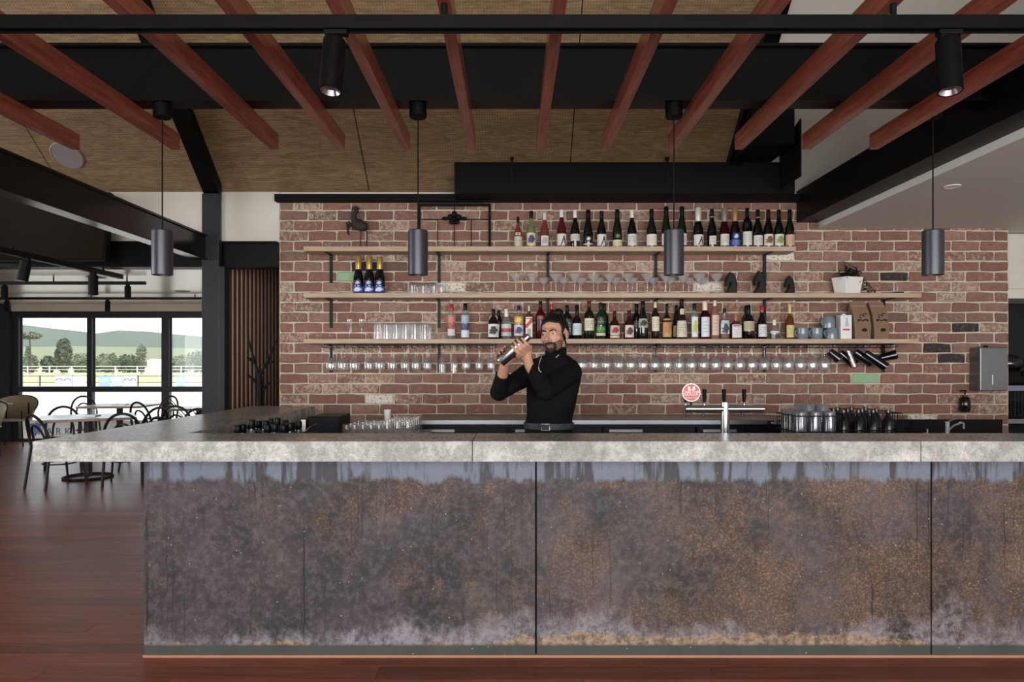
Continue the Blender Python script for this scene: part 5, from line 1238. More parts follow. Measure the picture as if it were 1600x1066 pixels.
def cane_chair(x, y, rz, lab):
    o = thing('woven_armchair', lab, 'armchair', (x, y, 0), rz, group='woven armchairs')
    n = 18; arc = [PI * .60 * (k_ / n * 2 - 1) + PI for k_ in range(n + 1)]
    vs = []; fs = []
    for k_, a in enumerate(arc):
        tpz = .60 + .24 * (1 - abs(k_ / n * 2 - 1) ** 2)
        for z, rr in ((.44, .25), ((.44 + tpz) / 2, .29), (tpz, .33)): vs.append((rr*math.cos(a), rr*math.sin(a), z))
    for k_ in range(n):
        for j in range(2): fs.append((k_*3+j, k_*3+3+j, k_*3+4+j, k_*3+1+j))
    b = MB(); b.add(vs, fs); bo = b.build('woven_back', M_CANE, o, smooth=True); md = bo.modifiers.new('solid', 'SOLIDIFY'); md.thickness = .012
    MB().tube([vs[k_*3+2] for k_ in range(n+1)], .013, n=8).build('top_rail', M_BENT, o, smooth=True)
    MB().lathe([(0,.42),(.25,.42),(.262,.435),(.25,.45),(0,.446)], n=24).build('seat', M_CANE, o, smooth=True)
    for a in (.7, -.7, 2.4, -2.4):
        r_ = .235
        MB().tube([(r_*math.cos(a), r_*math.sin(a), .60 if abs(a) < 1 else .72), (r_*math.cos(a), r_*math.sin(a), .43), (r_*1.18*math.cos(a), r_*1.18*math.sin(a), 0)], .012, n=8).build('leg', M_BENT, o, smooth=True)
cane_chair(-8.42, 11.55, -1.2, 'woven tub armchair with its back to the glazing'); cane_chair(-7.95, 10.2, 2.6, 'woven tub armchair at the table beside the charcoal pier')
# spiky plant by the column
pl = thing('spiky_plant', 'tall strap-leaved plant in a dark pot near the steel column', 'plant', (pxX(321, 7.3), 7.3, 0))
MB().lathe([(0,0),(.14,0),(.19,.36),(.17,.36),(.13,.04),(0,.04)], n=20).build('pot', M_BLACKM, pl, smooth=True); MB().lathe([(0,.32),(.165,.32),(0,.33)], n=16).build('soil', simple('potting_soil', (28, 22, 18), .9), pl)
M_STRAP = simple('dusky_green_strap_leaf', (44, 52, 44), .5, 0, .3, 20); rng = random.Random(9)
for k_ in range(22):
    a = rng.uniform(0, 2*PI); L = rng.uniform(.55, .98); lean = rng.uniform(.1, .5)
    if k_ == 0: a, L, lean = 3.0, 1.15, .30
    d = Vector((math.cos(a)*math.sin(lean), math.sin(a)*math.sin(lean), math.cos(lean))); sd = Vector((-math.sin(a), math.cos(a), 0)); vs = []
    for f in (0, .25, .5, .75, 1):
        c_ = Vector((0, 0, .33)) + d * (L * f) + Vector((math.cos(a)*.25*f*f*L, math.sin(a)*.25*f*f*L, -.3*f*f*f*L)); w_ = .034 * (1 - f) ** .7 * (.5 + f) + .003
        vs += [c_ - sd*w_/2, c_ + sd*w_/2]
    b = MB(); b.add(vs, [(2*i, 2*i+1, 2*i+3, 2*i+2) for i in range(4)]); b.build('leaf', M_STRAP, pl, smooth=True)
# coat stand by the battens
cs = thing('coat_stand', 'black branching metal coat stand in front of the batten wall', 'coat stand', (pxX(405, 5.62) , 5.62, 0))
k = 5.62 / FPX
def C2(x, y, yy=0): return ((x - 405) * k, yy, pyZ(y, 5.62))
MB().tube([(0,0,.01), C2(405, 640), C2(406, 600), C2(405, 585)], .02, radii=[.03, .026, .024, .02]).build('trunk', M_BLACKM, cs, smooth=True)
for P in ([C2(405, 590), C2(396, 560), C2(388, 530)], [C2(405, 588), C2(419, 562), C2(431, 532)], [C2(405, 608), C2(397, 594), C2(387, 586)], [C2(397, 568), C2(391, 562), C2(386, 558)], [C2(406, 615), C2(416, 603), C2(421, 598)], [C2(418, 565), C2(422, 568), C2(428, 565, -.02)]):
    MB().tube(P, .010, radii=[.013, .011, .008]).build('branch', M_BLACKM, cs, smooth=True)
MB().lathe([(0,0),(.16,0),(.16,.012),(.03,.03),(0,.03)], n=24).build('foot', M_BLACKM, cs, smooth=True)
# television
tv = thing('television', 'large black wall television tilted down beside the side beam', 'television', (pxX(84, 5.5), 5.52, 2.55)); tv.rotation_euler = (math.radians(-7), 0, 0)
X0 = pxX(170, 5.5) - tv.location.x
MB().box((X0 - 1.06, -.03, -.36), (X0, .03, .22)).build('case', M_BLACKM, tv, bevel=.006)
MB().box((X0 - 1.045, -.034, -.345), (X0 - .015, -.029, .205)).build('screen', simple('black_glass_screen', (6, 6, 7), .06), tv)
MB().box((X0 - .7, .03, -.1), (X0 - .35, .13, .15)).build('wall_bracket', M_BLACKM, tv)
# tracks and small spots of the dining area
def small_track(lab, pa, pb, z, spots_, hz):
    a = Vector(pa); b = Vector(pb); o = thing('lighting_track', lab, 'track', (0, 0, 0))
    d = (b - a).normalized(); sd = Vector((-d.y, d.x, 0)) * .02
    MB().hexa([a - sd, b - sd, b + sd, a + sd, a - sd + Vector((0,0,.04)), b - sd + Vector((0,0,.04)), b + sd + Vector((0,0,.04)), a + sd + Vector((0,0,.04))]).build('rail', M_BLACK, o)
    for f in (.1, .5, .9):
        q = a + (b - a) * f; MB().cyl((q.x, q.y, z + .04), (q.x, q.y, hz), .008, n=8).build('hanger', M_BLACKM, o)
    return o
def small_spot(p, lab, tilt=0.0, L=.16):
    o = thing('track_spotlight', lab, 'spotlight', p, group='small spotlights of the dining area')
    MB().box((-.02, -.015, -.03), (.02, .015, 0)).build('adaptor', M_BLACKM, o)
    R = Matrix.Rotation(tilt, 3, 'Y'); MB().lathe([(0,-.02),(.036,-.02),(.036,-.02-L),(.032,-.02-L),(.03,-.01-L),(0,-.01-L)], n=20, rot=R).build('barrel', M_BLACKM, o, smooth=True)
z1 = 2.36; Y1 = 1067 * (z1 - 1.38) / (569 - 445); small_track('black lighting track across the dining ceiling, nearer the bar', (pxX(-60, Y1), Y1, z1), (pxX(227, Y1), Y1, z1), z1, None, 2.45)
for x, lab in ((7, 'small black spotlight on the nearer dining track, pier side'), (199.5, 'small black spotlight on the nearer dining track, at its end')): small_spot((pxX(x, Y1), Y1, z1), lab)
z2 = 2.37; Y2 = 1067 * (z2 - 1.38) / (569 - 468.5); small_track('black lighting track across the dining ceiling, nearer the glazing', (pxX(-60, Y2), Y2, z2), (pxX(345, Y2), Y2, z2), z2, None, 2.45)
for x, lab in ((11, 'small black spotlight on the glazing-side track above the pier'), (168, 'small black spotlight on the glazing-side track above the first mullion'), (319, 'small black spotlight on the glazing-side track near the column')): small_spot((pxX(x, Y2), Y2, z2), lab)
zt_ = 2.13; X3 = pxX(189, 6.02); small_track('black lighting track passing under the steel header beside the television', (X3, 3.4, zt_), (X3, 6.02, zt_), zt_, None, 2.185 if False else 2.19)
small_spot((X3, 5.62, zt_), 'small black spotlight hanging below the steel header'); small_spot((X3, 4.85, zt_), 'small black spotlight tilted below the television', .2, .14)
for x, y_ in ((150, 433), (285, 455)):
    Yc = FPX * 1.07 / (569 - y_); o = thing('ceiling_speaker', 'round ceiling speaker above the dining tables' if x == 150 else 'round ceiling speaker nearer the glazing', 'speaker', (pxX(x, Yc), Yc, 2.45))
    MB().lathe([(0,0),(.11,0),(.11,-.006),(.10,-.008),(0,-.007)], n=28).build('rim', simple('speaker_rim2', (160, 152, 140), .6), o); MB().lathe([(0,-.0075),(.09,-.0085),(0,-.010)], n=24).build('grille', simple('speaker_grey', (128, 124, 120), .7), o)

# ================================================================ kitchen glimpsed past the brick wall
kt = thing('wall_cupboard', 'white overhead kitchen cupboard past the end of the brick wall', 'cupboard', (4.20, 5.95, 1.95))
MB().box((0, 0, 0), (1.2, .5, .565)).build('body', M_WHITE, kt); MB().box((.02, -.018, .085), (.58, 0, .56)).build('door', simple('cupboard_white', (206, 202, 194), .4), kt, bevel=.003); MB().box((-.0, -.022, 0), (1.2, .0, .06)).build('pelmet', M_WHITE, kt)
struct(MB().box((4.18, 6.5, 0), (5.9, 6.6, 2.52)).build('wall_kitchen', simple('dark_kitchen_wall', (34, 33, 34), .6)), 'dark kitchen wall beyond the brick wall', 'wall')
ks = thing('kitchen_bench', 'grey-edged kitchen bench beyond the brick wall', 'bench', (4.22, 5.86, 0))
MB().box((0, 0, 1.15), (1.4, .62, 1.195)).build('shelf_board', simple('blue_grey_edge', (120, 124, 140), .4), ks); MB().box((0.02, .1, .86), (1.4, .62, .90)).build('bench_top', M_STEEL, ks)
for xx in (.02, 1.35): MB().box((xx, .56, 0), (xx + .04, .6, 1.15)).build('leg', M_STEEL, ks)
for i in range(9): MB().tube([(.03 + .03*i, .03, 1.15), (.03 + .03*i, .03, .93)], .003 + .002*(i % 2), n=6).build('hanging_utensil', M_BLACK, ks)
em = thing('espresso_grinder', 'dark rounded coffee grinder on the kitchen bench shelf', 'grinder', (4.40, 6.05, 1.195))
MB().box((-.1, -.1, 0), (.12, .12, .13)).build('base', M_BLACK, em, bevel=.02); MB().ball((.0, 0, .19), (.12, .10, .08)).build('dome', M_TIN, em, smooth=True); MB().cyl((.06, -.12, .10), (.06, -.05, .10), .02).build('spout', M_BLACKM, em); MB().cyl((.0,0,.26),(.0,0,.29),.015).build('knob', M_BLACKM, em)
for i in range(8): 
    tag(MB().lathe([(0,0),(.10,0),(.15,.018),(.148,.021),(.10,.004),(0,.004)], (4.42, 6.12, .9005 + i*.017), 24).build('plate', simple('dark_plate', (60, 60, 62), .3), smooth=True), 'dark plate in the stack on the kitchen bench', 'plate', 'stack of dark plates')

# ================================================================ outdoors
tsand = NT('pale_sand_yard'); n = tsand.noise(tsand.pos(), .8, 5); tsand.set(color=tsand.mix(n, lin((206, 198, 182)), lin((218, 211, 197))), rough=.9)
tgr = NT('dry_grass_field'); n = tgr.noise(tgr.pos(), .25, 5); tgr.set(color=tgr.mix(n, lin((150, 148, 106)), lin((180, 174, 134))), rough=.9)
struct(MB().box((-90, 12.5, -.30), (60, 47.0, -.10)).build('ground_yard', tsand.m), 'pale sandy yard outside the glazing', 'ground')
struct(MB().box((-260, 47.0, -.32), (160, 330, -.12)).build('ground_field', tgr.m), 'dry grass field beyond the yard', 'ground')
def ridge(name, Y_, prof, m, lab):
    vs = []; n_ = len(prof)
    for x, y_ in prof: p_ = px(x, y_, Y_); vs += [(p_.x, Y_, -3), (p_.x, Y_, p_.z), (p_.x, Y_ + 120, p_.z * .2), (p_.x, Y_+120, -3)]
    fs = []
    for i in range(n_ - 1): fs += [(i*4, i*4+4, i*4+5, i*4+1), (i*4+1, i*4+5, i*4+6, i*4+2)]
    b = MB(); b.add(vs, fs); struct(b.build(name, m, smooth=False), lab, 'hills')
ridge('hill_range', 420, [(-300, 520), (-120, 512), (0, 508), (40, 508), (80, 513), (120, 517), (150, 521), (185, 516), (230, 518), (270, 522), (330, 527), (420, 524), (600, 530)], simple('bush_clad_hill', (128, 134, 126), .95, 0, .06, .02), 'long bush-clad range of hills on the skyline')
ridge('hill_foot', 330, [(-300, 545), (0, 543), (120, 541), (240, 543), (330, 545), (600, 548)], simple('grassy_hill_foot', (158, 162, 140), .95, 0, .06, .03), 'grassy lower slope in front of the hills')
M_BUSH = simple('grey_green_bush', (118, 124, 102), .9, 0, .4, 6); M_BUSH2 = simple('dark_hedge', (92, 100, 80), .9, 0, .4, 6); M_BARK = simple('grey_bark', (92, 82, 72), .9, 0, .2)
def foliage(mb, c, r, seed, n=160, leaf=.35):
    q = random.Random(seed)
    for _ in range(n):
        d = Vector((q.gauss(0,1), q.gauss(0,1), q.gauss(0,1))); d.normalize(); d *= q.uniform(.55, 1.0)
        p_ = Vector(c) + Vector((d.x*r[0], d.y*r[1], d.z*r[2])); a = Vector((q.gauss(0,1), q.gauss(0,1), q.gauss(0,1))).normalized(); b = a.orthogonal().normalized(); s_ = leaf * q.uniform(.6, 1.3)
        mb.add([p_ - a*s_, p_ + b*s_*.7, p_ + a*s_, p_ - b*s_*.7], [(0,1,2,3)])
    mb.ball(c, (r[0]*.72, r[1]*.72, r[2]*.72), 10, 7)
YB = 110
for i, (x, w_, tp_, bt_, m, lab) in enumerate(((46, 18, 555, 578, 0, 'low grey-green bush by the tall slim tree'), (76, 14, 557, 576, 1, 'dark hedge bush between the slim and the broad tree'), (128, 34, 552, 577, 0, 'rounded grey-green bush beside the first mullion'), (165, 36, 553, 573, 0, 'grey-green bush behind the banners'), (200, 34, 555, 572, 1, 'dark bush in the middle of the hedge'), (214, 22, 558, 571, 0, 'pale bush near the white shed'), (283, 30, 556, 573, 0, 'grey-green bush past the wide mullion'), (312, 40, 549, 571, 1, 'tall dark bush by the column edge'))):
    Y_ = YB + (i % 3) * 3; o = thing('bush', lab, 'bush', (pxX(x, Y_), Y_, -.12), group='bushes beyond the paddock'); top = pyZ(tp_, Y_) + .12
    b = MB(); foliage(b, (0, 0, top*.5), (w_*.6*Y_/FPX, 1.6, top*.55), i, 520, .24); b.build('foliage', M_BUSH2 if m else M_BUSH, o)
for x, w_, tp_, lab in ((46, 26, 520, 'tall slim umbrella tree beyond the paddock'), (99, 20, 528, 'broad dark tree beyond the paddock'), (176, 10, 552, 'thin young tree behind the middle pane'), (221, 16, 538, 'small leafy tree by the white shed')):
    Y_ = 104; o = thing('tree', lab, 'tree', (pxX(x, Y_), Y_, -.12), group='trees beyond the paddock'); H = pyZ(tp_, Y_) + .12; wr = w_*.5*Y_/FPX
    MB().tube([(0,0,0), (.1,0,H*.5), (0,0,H*.85)], .12, radii=[.2, .14, .08]).build('trunk', M_BARK, o)
    b = MB()
    if 'umbrella' in lab: foliage(b, (0, 0, H*.93), (wr*1.6, 1.0, H*.08), 31, 420, .24); foliage(b, (-.3, 0, H*.35), (wr*.3, .5, H*.33), 32, 220, .2)
    elif 'broad' in lab: foliage(b, (0, 0, H*.5), (wr*1.1, 1.2, H*.5), 33, 900, .26)
    else: foliage(b, (0, 0, H*.7), (wr, .6, H*.3), 34 + int(x), 260, .2)
    b.build('crown', M_BUSH2 if 'broad' in lab else M_BUSH, o)
tag(MB().box((pxX(230, 98), 98, -.12), (pxX(240, 98), 101, pyZ(564, 98))).prism([(pxX(229, 98), 98, pyZ(564, 98)), (pxX(241, 98), 98, pyZ(564, 98)), (pxX(235, 98), 98, pyZ(561, 98))], (0, 3, 0)).build('shed', M_POT), 'small white shed beside the hedge', 'shed')
def rail_fence(name, lab, Y_, xa, xb, zs, step, pr, m, zg):
    o = thing(name, lab, 'fence', (0, Y_, zg)); Xa, Xb = pxX(xa, Y_), pxX(xb, Y_); n_ = int((Xb - Xa) / step)
    for i in range(n_ + 1):
        X = Xa + (Xb - Xa) * i / n_; MB().box((X - pr, -pr, 0), (X + pr, pr, zs[-1] + .05)).build('post', m, o)
    for z in zs: MB().box((Xa, -pr*1.4, z - pr*.7), (Xb, -pr, z + pr*.7)).build('rail', m, o)
rail_fence('white_fence', 'white rail fence of the racecourse paddock', 80, -60, 420, (.45, .85, 1.22), 2.4, .05, M_POT, -.12)
rail_fence('black_fence', 'thin black rail fence carrying the banners', 44, -40, 420, (.30, .70), 1.9, .025, M_BLACKM, -.10)
M_BNB = simple('banner_blue', (84, 112, 176), .6); M_BNL = simple('banner_pale_blue', (150, 176, 208), .6)
for x0, x1, c_, lab in ((86, 112, 0, 'white banner with two blue arcs on the black fence'), (113, 134, 1, 'plain white banner beside the arc banner on the black fence'), (155, 172, 2, 'blue banner with a white flash on the black fence'), (174, 191, 3, 'lavender banner on the black fence'), (193, 213, 0, 'white banner with blue arcs past the lavender one'), (276, 288, 2, 'blue drum-like banner on the black fence near the column')):
    Y_ = 43.945; a = px(x0, 604, Y_); b = px(x1, 588, Y_); o = thing('banner', lab, 'banner', ((a.x + b.x)/2, Y_, -.095)); hw = (b.x - a.x)/2; H = b.z + .095
    MB().box((-hw, -.01, 0), (hw, .01, H)).build('sheet', [M_POT, M_POT, M_BNL, simple('banner_lavender', (176, 180, 206), .6), M_POT][c_], o)
    if c_ == 0:
        for s_ in (-.5, .5): MB().tube([(s_*hw + .4*hw*math.cos(q), -.014, H*.55 + min(.16, H*.3)*math.sin(q)) for q in [PI*k_/8 for k_ in range(9)]], .03, n=6).build('blue_arc', M_BNB, o)
    elif c_ == 2: MB().prism([(-hw*.7, -.012, H*.6), (hw*.4, -.012, H*.8), (hw*.7, -.012, H*.65), (-hw*.2, -.012, H*.5)], (0, -.004, 0)).build('white_flash', M_POT, o)
    elif c_ == 1: MB().box((hw*.1, -.014, H*.7), (hw*.7, -.010, H*.8)).build('grey_print', M_BNL, o)
    elif c_ == 3: MB().box((-hw*.6, -.014, H*.55), (hw*.5, -.010, H*.75)).build('pale_print', M_POT, o)
# low banner just outside the lower panes
lbn = thing('park_banner', 'low white banner with blue crest and PARK lettering outside the lower panes', 'banner', (0, 12.75, -.1))
MB().box((pxX(24, 12.75), 0, 0), (pxX(250, 12.75), .02, pyZ(657, 12.75) + .1)).build('sheet', M_POT, lbn)
MB().prism([(pxX(41, 12.75), -.004, pyZ(662, 12.75) + .1), (pxX(64, 12.75), -.004, pyZ(662, 12.75) + .1), (pxX(63, 12.75), -.004, pyZ(672, 12.75) + .1), (pxX(54, 12.75), -.004, pyZ(683, 12.75) + .1), (pxX(43, 12.75), -.004, pyZ(675, 12.75) + .1)], (0, .004, 0)).build('crest', M_BNB, lbn)
text_obj('lettering', 'P A R K', .19, simple('banner_ink', (96, 104, 120), .6), lbn, (pxX(85, 12.75), -.003, pyZ(675, 12.75) + .1))
# ================================================================ the bartender
from mathutils.bvhtree import BVHTree
PY = 4.10; PX = 0.225
def loft(mb, rings, n=20):
    vs = []; fs = []
    for c, rx, ry, yaw in rings:
        for k_ in range(n):
            a = 2*PI*k_/n; x = rx*math.cos(a); y = ry*math.sin(a)
            vs.append((c[0] + x*math.cos(yaw) - y*math.sin(yaw), c[1] + x*math.sin(yaw) + y*math.cos(yaw), c[2]))
    m = len(rings)
    for i in range(m - 1):
        for k_ in range(n): fs.append((i*n+k_, i*n+(k_+1)%n, (i+1)*n+(k_+1)%n, (i+1)*n+k_))
    fs.append(tuple(reversed(range(n)))); fs.append(tuple((m-1)*n+k_ for k_ in range(n)))
    mb.add(vs, fs)
def limb(mb, pts, rad, n=14):
    pts = [Vector(p_) for p_ in pts]
    P = []; R = []
    for i in range(len(pts) - 1):
        for f in (0, .25, .5, .75):
            P.append(pts[i].lerp(pts[i+1], f)); R.append(rad[i] + (rad[i+1] - rad[i]) * f)
    P.append(pts[-1]); R.append(rad[-1])
    mb.tube(P, 0, n=n, radii=R)
    for p_, r_ in zip(pts, rad): mb.ball(p_, r_ * 1.0, 12, 8)

yaw = math.radians(-14)
src = MB()
loft(src, [((PX-.005, PY, .82), .13, .10, yaw), ((PX-.005, PY, .90), .158, .112, yaw), ((PX-.005, PY, 1.00), .136, .098, yaw), ((PX, PY, 1.06), .130, .094, yaw), ((PX+.012, PY-.005, 1.16), .140, .102, yaw), ((PX+.022, PY-.01, 1.26), .152, .108, yaw), ((PX+.028, PY-.005, 1.33), .156, .104, yaw), ((PX+.032, PY, 1.385), .13, .085, yaw), ((PX+.034, PY+.005, 1.42), .08, .07, yaw)])
# legs
for s_, fx, fy in ((-1, -.15, -.02), (1, .15, .04)):
    limb(src, [(PX + s_*.085, PY, .86), (PX + s_*.11, PY - .02, .48), (PX + fx, PY + fy, .09)], [.085, .058, .04])
    limb(src, [(PX + fx, PY + fy + .02, .05), (PX + fx - .02, PY + fy - .14, .035)], [.042, .032])
# arms
SHR = px(835, 579, 4.14); ELR = px(780, 613, 3.98); WRR = px(788, 571, 3.82)
SHL = px(892, 583, 4.04); ELL = px(852, 611, 3.84); WRL = px(826, 569, 3.76)
limb(src, [(PX+.03, PY, 1.355), SHR, ELR, WRR], [.075, .056, .041, .027]); limb(src, [(PX+.05, PY, 1.355), SHL, ELL, WRL], [.075, .058, .043, .027])
# hands closed round the shaker
SHC = px(801, 548, 3.73); SAX = Vector((.74, -.12, .66)).normalized(); SR = .036
hands = []
def hand(W, along, sgn, thumb_dir):
    C_ = SHC + SAX * along
    u = W - C_; u -= SAX * u.dot(SAX); u.normalize(); wv = SAX.cross(u) * sgn
    Pm = C_ + u * (SR + .019)
    hands.append((Pm, W))
    def pol(deg, r, t): a = math.radians(deg); return C_ + SAX*t + u*(r*math.cos(a)) + wv*(r*math.sin(a))
    limb(src, [W, W.lerp(Pm, .6), Pm], [.027, .027, .024])
    for i in range(4):                                   # palm as four metacarpal ridges
        tt = -.033 + .022*i
        limb(src, [Pm + (W - Pm)*.30 + SAX*tt*.6, pol(-12, SR + .020, tt), pol(24, SR + .016, tt)], [.013, .0135, .0115], 10)
        ln = (.86, 1.0, .97, .80)[i]
        limb(src, [pol(24, SR + .016, tt), pol(24 + 52*ln, SR + .0125, tt*1.04), pol(24 + 94*ln, SR + .0105, tt*1.05), pol(24 + 126*ln, SR + .009, tt*1.05)], [.0108, .0096, .0086, .0072], 10)
    td = thumb_dir
    limb(src, [Pm + (W - Pm)*.35 + SAX*.022*td, pol(-38, SR + .017, .040*td), pol(-78, SR + .012, .050*td), pol(-108, SR + .009, .056*td)], [.0145, .0125, .0105, .0085], 10)
hand(WRR, -.050, 1, 1); hand(WRL, .052, -1, -1)
# head
PSI = math.radians(27); HF = Vector((-math.sin(PSI), -math.cos(PSI), 0)); HS = Vector((math.cos(PSI), -math.sin(PSI), 0)); HU = Vector((0, 0, 1))
roll = Matrix.Rotation(math.radians(5), 3, HF); HS = roll @ HS; HU = roll @ HU
HC = px(866.5, 522, 4.06); HM = Matrix((HS, HF, HU)).transposed()
def Hp(s_, f, u): return HC + HS*s_ + HF*f + HU*u
def hb(s_, f, u, r): src.ball(Hp(s_, f, u), r, 20, 14, HM)
hb(0, -.012, .034, (.074, .095, .080)); hb(0, .028, -.018, (.061, .066, .086)); hb(0, .032, -.066, (.051, .054, .044)); hb(0, .076, -.096, (.023, .018, .019))
hb(0, .080, .020, (.047, .015, .011))
limb(src, [Hp(0, .090, .012), Hp(0, .105, -.014), Hp(0, .122, -.037)], [.0085, .0095, .012], 10)
for s_ in (-1, 1):
    hb(s_*.0115, .103, -.041, (.009, .010, .0075)); hb(s_*.038, .056, -.028, (.026, .024, .026)); hb(s_*.0765, -.004, -.010, (.009, .021, .031)); hb(s_*.031, .0755, .006, (.0165, .0135, .0085))
hb(0, .0885, -.0705, (.021, .0085, .0045)); hb(0, .0865, -.0800, (.018, .0085, .0052))
limb(src, [Hp(0, -.02, -.06), Vector((PX+.034, PY+.005, 1.40))], [.053, .058])
tmp = src.build('body', None); rm_ = tmp.modifiers.new('r', 'REMESH'); rm_.mode = 'VOXEL'; rm_.voxel_size = .0036; rm_.use_smooth_shade = True
dg = bpy.context.evaluated_depsgraph_get(); dg.update()
bme = bpy.data.meshes.new_from_object(tmp.evaluated_get(dg)); bpy.data.objects.remove(tmp)
bm = bmesh.new(); bm.from_mesh(bme)
for _ in range(3): bmesh.ops.smooth_vert(bm, verts=bm.verts, factor=.5, use_axis_x=True, use_axis_y=True, use_axis_z=True)
bm.normal_update(); bm.to_mesh(bme); 
t = NT('skin'); n = t.noise(t.pos(), 60, 3); t.set(color=t.mix(n, lin((166, 120, 98)), lin((188, 142, 120))), rough=.5, sss=.0); M_SKIN = t.m
bme.materials.append(M_SKIN); bme.polygons.foreach_set('use_smooth', [True]*len(bme.polygons))
person = link('person', bme); tag(person, 'bartender in a black turtleneck shaking a cocktail behind the bar', 'person')
# zones of the body
def hl(v):
    d = v - HC; return d.dot(HS), d.dot(HF), d.dot(HU)
def m_hand(v):
    """positive on the bare hands and wrists"""
    m = -1.0
    for (Pm, W), cut, E in zip(hands, (.35, .06), (ELR, ELL)):
        d = (W - E); L_ = d.length; dn = d.normalized(); q = (v - E).dot(dn)
        if (v - Pm).length < .14: m = max(m, (v - W).dot((Pm - W).normalized()) - .002)
        near = (v - (E + dn * max(0, min(L_, q)))).length < .062
        if near: m = max(m, q - L_ * (1 - cut))
    return m
def m_head(v):
    s_, f, u = hl(v)
    if abs(s_) > .13 or abs(f) > .17 or u < -.16: return -.1
    return u + .088 + .55 * max(0, f - .02)
def sstep(a, b, x):
    x = max(0.0, min(1.0, (x - a) / (b - a))); return x*x*(3 - 2*x)
def patch(name, margin, mat, off, nz_amt=0.0, nz_scale=9.0, ramp=.006, sink=.0015):
    """skin of the body where margin(v) > 0, lifted by `off`; it dives under the body along its edge, so the edge is clean"""
    mv = {v.index: margin(v.co) for v in bm.verts}
    sel = [f for f in bm.faces if max(mv[v.index] for v in f.verts) > -.004]
    vmap = {}; vs = []; fs = []
    for f in sel:
        idx = []
        for v in f.verts:
            if v.index not in vmap:
                q = sstep(0, ramp, mv[v.index] + ramp * .3); o_ = -sink + (off + sink) * q
                if nz_amt: o_ += q * (nz_amt * noise.noise(v.co * nz_scale) + nz_amt * .6 * noise.noise(Vector((v.co.x*22, v.co.y*22, v.co.z*9))))
                vmap[v.index] = len(vs); vs.append(tuple(v.co + v.normal * o_))
            idx.append(vmap[v.index])
        fs.append(tuple(idx))
    me = bpy.data.meshes.new(name); me.from_pydata(vs, [], fs); me.update(); me.materials.append(mat); me.polygons.foreach_set('use_smooth', [True]*len(me.polygons))
    return link(name, me, person)
bm.verts.index_update(); bm.faces.ensure_lookup_table()
zone = {}
for v in bm.verts: zone[v.index] = None
M_KNIT = simple('black_knit', (9, 9, 11), .85, 0, .2, 60, .3, spec=.15); M_TROU = simple('black_trousers', (9, 9, 12), .75, 0, .2, 30, .2, spec=.2); M_HAIR = simple('dark_brown_hair', (22, 17, 15), .45, 0, .35, 60, .6, stretch=(1, 1, .2)); M_BEARD = simple('dark_stubble', (44, 32, 27), .7, 0, .3, 120, .5)
def ell(p_, c_, r_): return 1 - math.sqrt(sum(((a - b) / r)**2 for a, b, r in zip(p_, c_, r_)))
def m_sweater(v): return min(v.z - 1.003, -m_head(v), -m_hand(v))
def m_trouser(v): return min(v.z - .085, 1.03 - v.z, .1 if v.y > 3.8 or v.z < .5 else -.1)
sw = patch('turtleneck', m_sweater, M_KNIT, .0110, .0045, 9, .004, -.004)
patch('trousers', m_trouser, M_TROU, .006, .002)
patch('shoes', lambda v: .095 - v.z, simple('black_leather', (14, 13, 13), .35), .005)
def m_hair(v):
    s_, f, u = hl(v)
    if u < -.09 or abs(s_) > .11 or abs(f) > .15 or u > .2: return -.1
    a = abs(s_)
    H = .068 - .010 * sstep(.0, .05, a) + (-.068) * sstep(.050, .022, f) + (-.055) * sstep(-.012, -.04, f)
    if a > .05: H -= .018 * sstep(.036, .026, f) * sstep(.0, .012, f)
    e = -ell((a, f, u), (.0765, -.004, -.010), (.020, .030, .040)) * .02
    return min(u - H, e)
patch('hair', m_hair, M_HAIR, .0080, .003, 60, .007)
def m_beard(v):
    s_, f, u = hl(v); p_ = (abs(s_), f, u)
    if f < .03 or u > -.03 or u < -.14: return -.1
    m = max(ell(p_, (0, .075, -.104), (.033, .05, .022)), ell(p_, (0, .10, -.0590), (.033, .04, .0085)), ell(p_, (.028, .085, -.076), (.009, .04, .022)))
    return min(m, -ell(p_, (0, .095, -.0755), (.022, .03, .0100)) * .8) * .02
patch('beard', m_beard, M_BEARD, .0026, .0008, 120, .004, .001)
def m_stub(v):
    s_, f, u = hl(v)
    if u < -.14 or u > .03 or abs(s_) > .09: return -.1
    return min(-.040 - .30 * max(0, .060 - abs(s_)) - u, f + .004, .105 - f)
patch('stubble', m_stub, simple('brown_stubble', (112, 82, 68), .7, 0, .3, 200, .3), .0010, .0, 1, .012, .0012)
def m_lips(v):
    s_, f, u = hl(v); return ell((s_, f, u), (0, .098, -.0755), (.0195, .03, .0085)) * .02
patch('lips', m_lips, simple('lip_tone', (142, 88, 78), .45), .0009, 0, 1, .003, .0008)
# bun, brows, eyes
bun = MB(); bun.ball(Hp(.012, -.052, .128), (.034, .034, .028), 14, 10)
bun.ball(Hp(.010, -.045, .104), (.022, .022, .016), 12, 8)
bun.build('hair_bun', M_HAIR, person, smooth=True)
for s_ in (-1, 1):
    MB().tube([Hp(s_*.012, .0955, .0125), Hp(s_*.030, .0965, .0185), Hp(s_*.048, .083, .0135)], .003, n=6, radii=[.0040, .0046, .002]).build('eyebrow', M_HAIR, person)
    e = MB().ball(Hp(s_*.031, .0765, -.0045), (.0105, .0112, .0062), 14, 10, HM).build('eye', simple('eye_white', (214, 206, 200), .2), person, smooth=True)
    MB().ball(Hp(s_*.031 - .0035, .0855, -.0042), (.0048, .0035, .0048), 10, 8, HM).build('iris', simple('dark_iris', (24, 16, 12), .15), e, smooth=True)
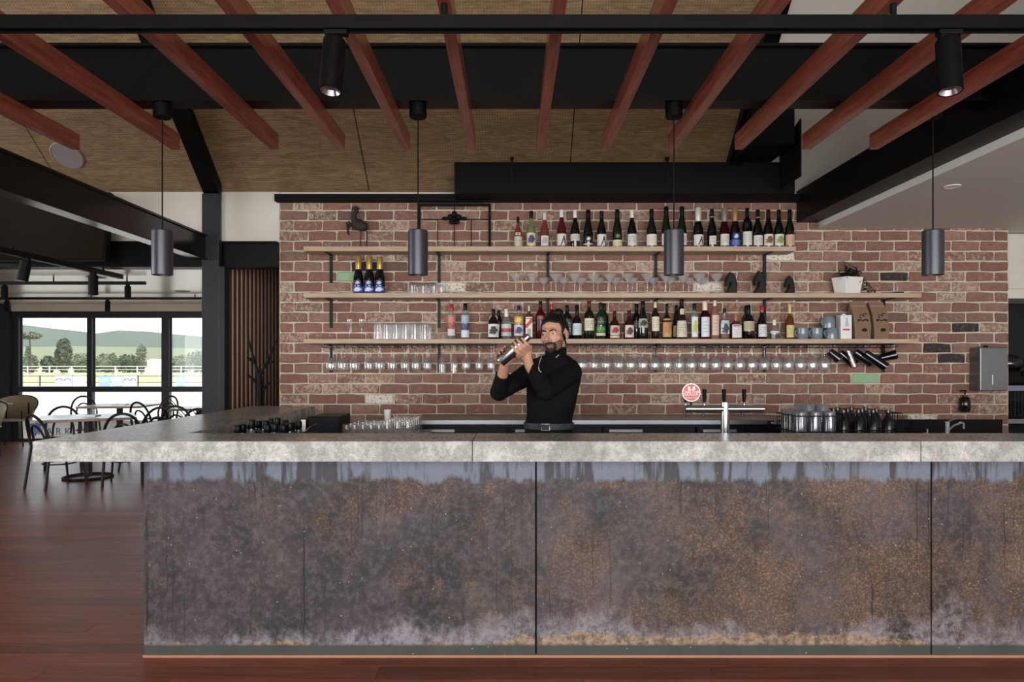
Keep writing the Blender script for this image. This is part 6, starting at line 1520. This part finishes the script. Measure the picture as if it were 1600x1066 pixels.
# belt with buckle
bl = MB(); n = 40; vs = []; fs = []
for k_ in range(n):
    a = 2*PI*k_/n
    for z, o_ in ((.995, .012), (.995, .016), (1.030, .016), (1.030, .012)):
        x = (.136 + o_)*math.cos(a); y = (.098 + o_)*math.sin(a); vs.append((PX - .004 + x*math.cos(yaw) - y*math.sin(yaw), PY + x*math.sin(yaw) + y*math.cos(yaw), z))
for k_ in range(n):
    for j in range(4): fs.append((k_*4+j, ((k_+1)%n)*4+j, ((k_+1)%n)*4+(j+1)%4, k_*4+(j+1)%4))
bl.add(vs, fs); belt = bl.build('belt', simple('grey_leather_belt', (58, 60, 68), .4), person, smooth=True)
c = Vector((PX - .03, PY - .120, 1.012)); MB().tube([c + Vector((-.024, 0, -.018)), c + Vector((.024, 0, -.018)), c + Vector((.024, 0, .018)), c + Vector((-.024, 0, .018))], .0035, n=6, closed=True).build('buckle', M_CHROME, belt)
# neck cord and zip pull lying on the knit
bvh = BVHTree.FromObject(sw, bpy.context.evaluated_depsgraph_get()) if False else None
bms = bmesh.new(); bms.from_mesh(sw.data); bvh = BVHTree.FromBMesh(bms)
def on_knit(x, y, lift=.004):
    d = Vector(((x - 800)/FPX, 1, -(y - 569)/FPX)).normalized(); h = bvh.ray_cast(Vector((0, 0, CAM_Z)), d)
    return (h[0] - d*lift) if h[0] else px(x, y, 3.95)
M_CORD = simple('pale_cord', (176, 172, 166), .6)
MB().tube([on_knit(x, y) for x, y in ((847, 556), (844.5, 562), (842.5, 568), (841.5, 574), (842.5, 579), (845.5, 581.5))], .0028, n=6).build('neck_cord', M_CORD, person, smooth=True)
MB().tube([on_knit(x, y) for x, y in ((868.5, 559), (871, 556.8), (873.5, 554.5))], .0022, n=6).build('zip_pull', M_CORD, person, smooth=True)
bm.free(); bms.free()
# the shaker in the hands
shk = thing('cocktail_shaker', 'steel cocktail shaker gripped in both of the bartender’s hands', 'shaker', SHC)
M3 = SAX.to_track_quat('Z', 'Y').to_matrix()
MB().lathe([(0,-.092),(.029,-.092),(.031,-.087),(SR,.02),(SR,.045),(0,.045)], n=24, rot=M3).build('cup', M_CHROME, shk, smooth=True)
MB().lathe([(0,.045),(SR+.0008,.045),(SR-.001,.06),(.026,.085),(.020,.092),(0,.092)], n=24, rot=M3).build('strainer_top', M_CHROME, shk, smooth=True)
MB().lathe([(0,.092),(.019,.092),(.018,.118),(.012,.124),(0,.125)], n=20, rot=M3).build('cap', M_CHROME, shk, smooth=True)
